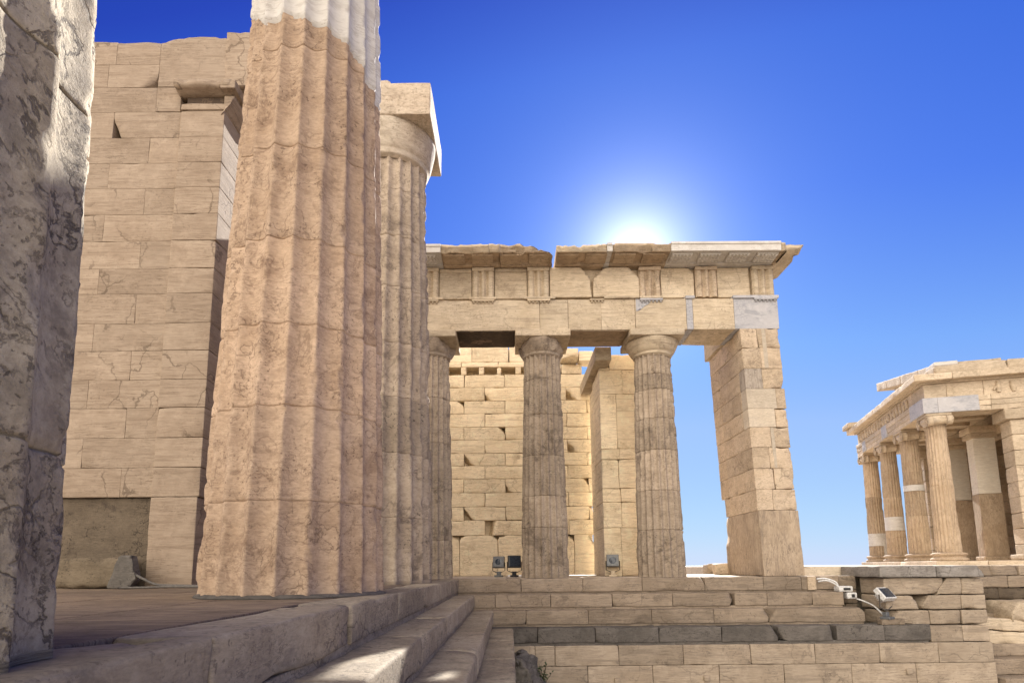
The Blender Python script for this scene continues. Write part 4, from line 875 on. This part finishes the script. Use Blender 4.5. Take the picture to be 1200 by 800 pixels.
# stepped base of the temple
mb = MB(); s = 1000
for (o_, z0, z1) in ((.42, .03, .285), (.70, -.20, .028), (.98, -.45, -.202), (1.2, -.75, -.452)):
    a = -o_; 
    while a < 5.4+o_:
        a1 = min(a+1.25, 5.4+o_); nb(mb, a+.003, a1-.003, -o_, .6, z0, z1, r=.01, chip=.04, res=.15, seed=s); s += 1; a = a1
    b_ = .6
    while b_ < 8:
        nb(mb, -o_, .8, b_+.003, b_+1.2, z0, z1, r=.012, chip=.06, res=.12, seed=s, cuts=[]); s += 1; b_ += 1.205
    nb(mb, .8, 5.4+o_, .6, 8, z0, z1-.004, r=.01, chip=0, res=1.0, seed=s)
mb.build('stepped_base', M['nike'], t, TO)
for i in range(4):
    a_ = 1.8*i; c = C4+U2*a_; c3 = (c[0], c[1], 0)
    r_ = bpy.data.objects.new('column', None); COL.objects.link(r_); r_.parent = t; r_.location = np.array([c[0], c[1], .285])-np.array(TO)
    pos = (c[0], c[1], .285)
    mb = MB(); lathe(mb, [(.1, .286), (.37, .287), (.385, .32), (.37, .35), (.33, .365), (.315, .385), (.33, .405), (.36, .425), (.365, .45), (.33, .475), (.285, .485), (.1, .49)], c3, 40, 1100+i, .006); mb.build('base', M['nike_col'], r_, pos)
    bands = {0: (.93, 1.16, 1), 1: (1.0, 1.42, 1), 2: (2.05, 2.22, 1)}.get(i)
    # fluted shaft, nearest first
    bands = [None, (1.95, 2.12), (1.0, 1.42), (.62, 1.02)][i]
    Q, F, tn, n_, zs_, A_, Z_ = shaft(.272, .222, 3.07, (c[0], c[1], .48), [[1.6], [1.0, 2.2], [1.7, .5], [1.9, .6]][i], seed=1110+i*7, nf=20, sub=6, dz=.08, depth=.13, wear=.3, rough=.003, gouge=.014, gth=.6, gsc=3, jd=.006)
    if bands:
        zc_ = Q[:, 2][F].mean(1); bm = (zc_ > bands[0]+.2) & (zc_ < bands[1]+.2)
        if i == 3: bm |= (zc_ < bands[1]+.2) & (Q[:, 0][F].mean(1) > c[0]+.03) & (zc_ > .5)
        mb = MB(); mb.add(Q, F[~bm], tn); mb.build('shaft', M['nike_col'], r_, pos)
        us = np.unique(F[bm]); mp_ = np.full(len(Q), -1); mp_[us] = np.arange(len(us)); Qb = Q[us]; dv = Qb[:, :2]-c; Rr = np.linalg.norm(dv, axis=1, keepdims=True); Qb[:, :2] = c+dv/Rr*np.maximum(Rr, .262-.016*Qb[:, 2:]/1.0*.5)
        mb = MB(); mb.add(Qb, mp_[F[bm]], .5); mb.build('restored_band', M['new'], r_, pos)
    else:
        mb = MB(); mb.add(Q, F, tn); mb.build('shaft', M['nike_col'], r_, pos)
    # ionic capital: echinus, scroll cushion with volutes on the front and back, thin abacus
    mb = MB(); lathe(mb, [(.222, 3.54), (.245, 3.56), (.235, 3.575), (.285, 3.64), (.29, 3.66), (.2, 3.665)], c3, 32, 1140+i, .004)
    nb(mb, a_-.33, a_+.33, -.25, .25, 3.655, 3.755, r=.03, chip=.04, res=.06, seed=1150+i)
    for sa in (-1, 1):
        if i == 3 and sa == -1: pass
        ang = np.linspace(0, 2*pi, 20, endpoint=False); rr_ = .115
        for (b0, b1) in ((-.262, -.14), (.14, .262), (-.14, .14)):
            rq = rr_ if abs(b0+b1) > .01 else rr_*.78
            Vv = np.concatenate([np.stack([a_+sa*.27+rq*np.cos(ang), np.full(20, bb), 3.645+rq*np.sin(ang)], 1) for bb in (b0, b1)])
            Ff = np.array([[k, (k+1) % 20, 20+(k+1) % 20, 20+k] for k in range(20)]); mb.add(TN(Vv), Ff); q0 = mb.n-40
            mb.F.append((np.arange(20)[None]+q0, 0)); mb.F.append((np.arange(20)[None][:, ::-1]+q0+20, 0))
        th_ = np.linspace(0, 4.5*pi, 40); rs_ = .108*(1-th_/(4.5*pi)*.82)
        for bb in (-.268, .268): tube(mb, TN(np.stack([a_+sa*(.27+rs_*np.cos(th_)), np.full(40, bb), 3.645+rs_*np.sin(th_)], 1)), .011, 5)
    nb(mb, a_-.31, a_+.31, -.28, .28, 3.757, 3.82, r=.012, chip=.03, res=.06, seed=1160+i)
    mb.build('capital', M['nike'], r_, pos)
# cella: pillars between the side walls, flank wall, back wall
mb = MB(); s = 1200
zc = np.arange(.285, 3.83, .36)
def ashlar(fixed, lo, hi, th, ax, z_list):
    global s
    for c in range(len(z_list)-1):
        p = lo-(.45 if c % 2 else 0); 
        while p < hi:
            q0, q1 = max(p, lo), min(p+.9, hi); p += .9
            if q1-q0 < .05: continue
            A_ = (q0+.003, q1-.003, fixed, fixed+th) if ax == 'a' else (fixed, fixed+th, q0+.003, q1-.003)
            nb(mb, *A_, z_list[c]+.003, z_list[c+1]-.003, r=.012, chip=.04, res=.12, seed=s, rough=.01); s += 1
zl = list(np.linspace(.285, 3.56, 10))
ashlar(-.24, 1.45, 8.0, .5, 'b', zl); ashlar(5.16, 1.45, 8.0, .5, 'b', zl); ashlar(4.0, .25, 5.2, .4, 'a', zl)
mb.build('cella_wall', M['nike'], t, TO)
mb = MB(); nb(mb, -.30, .30, 1.35, 1.75, .30, .42, r=.02, chip=.02, res=.08, seed=1290); nb(mb, -.31, .31, 1.33, 1.9, 3.565, 3.82, r=.02, chip=.06, res=.07, seed=1291); nb(mb, 5.1, 5.7, 1.33, 1.9, 3.565, 3.82, r=.02, chip=.06, res=.07, seed=1292)
nb(mb, -.24, 5.66, 1.95, 2.4, 3.565, 3.82, r=.02, chip=.03, res=.3, seed=1293); nb(mb, -.24, .26, 1.95, 8, 3.565, 3.82, r=.02, chip=.03, res=.3, seed=1294); mb.build('wall_crown', M['nike'], t, TO)
for k, a_ in enumerate((1.85, 3.55)):
    o = bpy.data.objects.new('pillar', None); COL.objects.link(o); o.parent = t; q = C4+U2*a_+V2*1.6; o.location = np.array([q[0], q[1], .285])-np.array(TO); pos = (q[0], q[1], .285)
    mb = MB(); nb(mb, a_-.2, a_+.2, 1.42, 1.95, .40, 2.02, r=.01, chip=.04, res=.08, seed=1300+k); nb(mb, a_-.25, a_+.25, 1.36, 2.0, .29, .40, r=.02, chip=.02, res=.08, seed=1303+k); mb.build('shaft', M['nike_col'], o, pos)
    mb = MB(); nb(mb, a_-.19, a_+.19, 1.43, 1.93, 2.025, 3.5, r=.004, chip=.002, res=.2, seed=1306+k, rough=.001); mb.build('upper_shaft', stone('pale ivory marble %d' % k, (.76, .70, .60), (.72, .66, .56), (.5, .44, .36), grain=.3, patina=.1, pit=.05, crack=.05, bump=.08), o, pos)  # upper part of each pillar in a paler ivory colour
    mb = MB(); nb(mb, a_-.25, a_+.25, 1.36, 2.0, 3.5, 3.64, r=.02, chip=.03, res=.06, seed=1309+k); nb(mb, a_-.29, a_+.29, 1.32, 2.04, 3.64, 3.82, r=.02, chip=.03, res=.06, seed=1312+k); mb.build('capital', M['nike'], o, pos)
mb = MB(); nb(mb, -.2, 5.6, .30, 7.9, 4.10, 4.199, r=.01, chip=.02, res=.4, seed=1315)
for k in range(6): nb(mb, .4+k*.85, .75+k*.85, .29, 1.6, 3.95, 4.098, r=.01, chip=.02, res=.2, seed=1316+k)
nb(mb, -.2, 5.6, 1.96, 2.36, 3.825, 4.095, r=.01, chip=.02, res=.3, seed=1330)
mb.build('porch_ceiling', M['nike'], t, TO)
mb = MB(); nb(mb, .27, 5.1, 4.35, 4.7, 3.56, 4.09, r=.01, chip=.02, res=.3, seed=1331); nb(mb, 5.17, 5.65, 1.95, 8, 3.565, 4.09, r=.01, chip=.02, res=.3, seed=1332); mb.build('wall_top', M['nike'], t, TO)
# entablature of the temple
mb = MB(); o_ = .28
for k, (a0, a1) in enumerate(((-.28, 1.75), (1.75, 3.6), (3.6, 5.68))):
    for q, (z0, z1) in enumerate(((3.824, 3.94), (3.942, 4.07), (4.072, 4.2))): nb(mb, a0+.002, a1-.002, -o_-.012*q, .28, z0, z1, r=.005, chip=.03, res=.1, seed=1320+k*3+q)
for k, (b0, b1) in enumerate(((.28, 1.1), (1.1, 2.9), (2.9, 4.7), (4.7, 8))):
    for q, (z0, z1) in enumerate(((3.824, 3.94), (3.942, 4.07), (4.072, 4.2))): nb(mb, -o_-.012*q, .28, b0+.002, b1-.002, z0, z1, r=.005, chip=.03, res=.12, seed=1340+k*3+q)
nb(mb, 5.12, 5.68, .28, 8, 3.824, 4.2, r=.005, chip=.03, res=.3, seed=1360); mb.build('architrave', M['nike'], t, TO)
for q_, (r_, c_, sd_) in (((-.315, .6, -.315, -.0, 3.83, 4.203), (.004, .005, 1365)), ((-.315, -.1, .003, .85, 3.83, 4.203), (.004, .005, 1366)), ((2.5, 2.95, -.312, -.1, 3.85, 4.2), (.004, .03, 1367)), ((4.6, 4.95, -.312, -.1, 3.83, 4.15), (.004, .03, 1368))):
    mb = MB(); nb(mb, *q_, r=r_, chip=c_, res=.12, seed=sd_, rough=.001); mb.build('restored_block', M['newgrey'], t, TO)
mb = MB()
for k, (a0, a1) in enumerate(((-.24, .55), (.55, 2.3), (2.32, 3.95), (3.97, 5.64))): nb(mb, a0+.003, a1-.003, -.24, .24, 4.205, 4.56, r=.01, chip=.04, res=.1, seed=1370+k)
for k, (b0, b1) in enumerate(((.24, 1.0), (1.0, 2.3), (2.3, 3.6), (3.6, 5), (5, 8))): nb(mb, -.24, .24, b0+.003, b1-.003, 4.205, 4.56, r=.01, chip=.04, res=.1, seed=1380+k)
nb(mb, 5.16, 5.64, .24, 8, 4.205, 4.56, r=.01, chip=.03, res=.4, seed=1389)
# carved figures in relief along the front and one flank panel
rng = np.random.default_rng(9)
def figure(a_, b_, face):
    h = rng.uniform(.24, .30); leanx = rng.uniform(-.05, .05); pts = [(0, .02), (leanx*.3, h*.35), (leanx*.7, h*.68), (leanx, h*.88), (leanx*1.1, h*1.02)]; rad = [.038, .055, .06, .036, .04]
    P = [((a_+x, -.25, 4.22+z) if face == 'f' else (-.25, b_+x, 4.22+z)) for x, z in pts]; tube(mb, TN(np.array(P)), rad, 7)
    for _ in range(2):
        dx = rng.uniform(-.11, .11); z0 = rng.uniform(.05, .2); q = [(leanx*.6, h*.65), (dx*.7, z0+.05), (dx, z0)]
        P = [((a_+x, -.255, 4.22+z) if face == 'f' else (-.255, b_+x, 4.22+z)) for x, z in q]; tube(mb, TN(np.array(P)), [.032, .03, .022], 6)
for k in range(19):
    a_ = .85+k*.25+rng.uniform(-.04, .04)
    if a_ < 5.5: figure(a_, 0, 'f')
for b_ in (1.3, 1.6, 1.95): figure(0, b_, 's')
mb.build('frieze', M['nike'], t, TO)
mb = MB()
for k, (a0, a1) in enumerate(((-.5, 1.2), (1.2, 2.9), (2.9, 4.6), (4.6, 5.9))): nb(mb, a0+.003, a1-.003, -.5, .3, 4.60, 4.76, r=.012, chip=.05, res=.1, seed=1400+k)
nb(mb, -.32, 5.7, -.32, .3, 4.562, 4.6, r=.008, chip=.02, res=.3, seed=1406)
for k, (b0, b1) in enumerate(((.3, 1.9), (1.9, 3.4), (3.4, 5), (5, 8))): nb(mb, -.5, .3, b0+.003, b1-.003, 4.60, 4.76, r=.012, chip=.06, res=.1, seed=1410+k); nb(mb, -.32, .3, b0, b1, 4.562, 4.6, r=.008, chip=.02, res=.3, seed=1415+k)
nb(mb, 5.1, 5.9, .3, 8, 4.56, 4.76, r=.012, chip=.03, res=.4, seed=1420)
nb(mb, 5.25, 6.0, -.6, .1, 4.765, 4.93, r=.03, chip=.08, res=.07, seed=1421)
mb.build('cornice', M['nike'], t, TO)
# remains of the gable and the top courses of the flank
mb = MB()
def slope(V): V = V.copy(); V[:, 2] += .19*np.clip(V[:, 0], 0, 9); return V
for k, (a0, a1) in enumerate(((-.1, 1.1), (1.1, 2.4), (2.4, 3.6), (3.6, 4.55))):
    V, F = wbox(a0+.004, a1-.004, .15, 1.5, 4.86, 5.12, r=.02, chip=.06, res=.08, seed=1430+k, rough=.012); mb.add(TN(slope(V)), flip(F), .1*k)
for k, (b0, b1) in enumerate(((-.0, 1.5), (1.5, 2.7), (2.7, 4), (4, 8))):
    nb(mb, -.35, .5, b0+.004, b1-.004, 4.765, 5.0, r=.03, chip=.1, res=.09, seed=1440+k, rough=.02)
mb.build('roof_slabs', M['nike'], t, TO)
mb = MB(); V, F = wbox(.2, 3.9, .45, 1.1, 4.77, 4.858, r=.01, chip=.02, res=.15, seed=1450); V2_ = V.copy(); V2_[:, 2] = np.where(V[:, 2] > 4.8, V[:, 2]+.19*V[:, 0], V[:, 2]); mb.add(TN(V2_), flip(F)); nb(mb, -.1, .45, .1, .6, 5.055, 5.15, r=.01, chip=.02, res=.1, seed=1452)
mb.build('gable_wall', M['new'], t, TO)

# ------------------------------------------------------------------ ruins below the temple, right edge
t = thing('ruined_wall', (10.4, 12.6, -1.2), 'dark stained ruined courses below the temple at the right edge', 'wall')
mb = MB(); s = 1500
for (z0, z1, xs_, yo, mt) in ((-.03, .17, [9.15, 10.0, 10.6, 11.6, 12.6], 12.55, 0), (-.27, -.035, [9.1, 9.55, 10.3, 11.4, 12.4], 12.5, 0), (-.5, -.275, [9.05, 10.1, 11.2, 12.6], 12.52, 1), (-.78, -.505, [9.05, 9.9, 11.2, 12.6], 12.75, 1), (-1.02, -.785, [9.05, 10.2, 12.6], 12.4, 0)):
    for j in range(len(xs_)-1): addb(mb, xs_[j]+.005, xs_[j+1]-.005, yo, 13.2, z0, z1, r=.02, chip=.09, res=.08, seed=s, rough=.02, mat=mt); s += 1
mb.build('masonry', [M['step'], M['tufa']], t, (10.4, 12.6, -1.2))
mb = MB()
def tilt(V): V = V.copy(); V[:, 2] -= .12*(V[:, 0]-9.0)*.6; return V
for (x0, x1, z0, z1, yo) in ((9.03, 10.9, -1.03, -.80, 12.0), (9.05, 9.35, -1.28, -1.04, 12.0), (9.36, 11, -1.30, -1.05, 11.98)):
    addb(mb, x0, x1-.005, yo, 12.6, z0, z1, r=.03, chip=.1, res=.07, seed=s, rough=.02, T=tilt); s += 1
mb.build('leaning_blocks', M['facade'], t, (9.9, 12.2, -1.2))
mb = MB(); addb(mb, 9.84, 10.7, 11.95, 12.7, -.96, -.52, r=.06, chip=.15, res=.05, seed=1530, rough=.03, cuts=[((9.95, 12, -.6), (-1, -.3, .9), .12)])
tag(mb.build('stone_block', M['nike'], None, (10.2, 12.2, -.9)), 'large pale boulder-like block cut off by the right edge', 'stone block')
t = thing('stone_steps', (10, 12, -2), 'plain pale steps in the bottom right corner beyond the wall end', 'steps')
for k, (z0, z1, yo) in enumerate(((-1.56, -1.33, 11.95), (-1.86, -1.565, 11.65), (-2.2, -1.865, 11.3))):
    mb = MB(); addb(mb, 9.05, 13, yo, 12.9, z0, z1, r=.02, chip=.04, res=.12, seed=1540+k); mb.build('step', M['step'], t, (10, yo, z0))
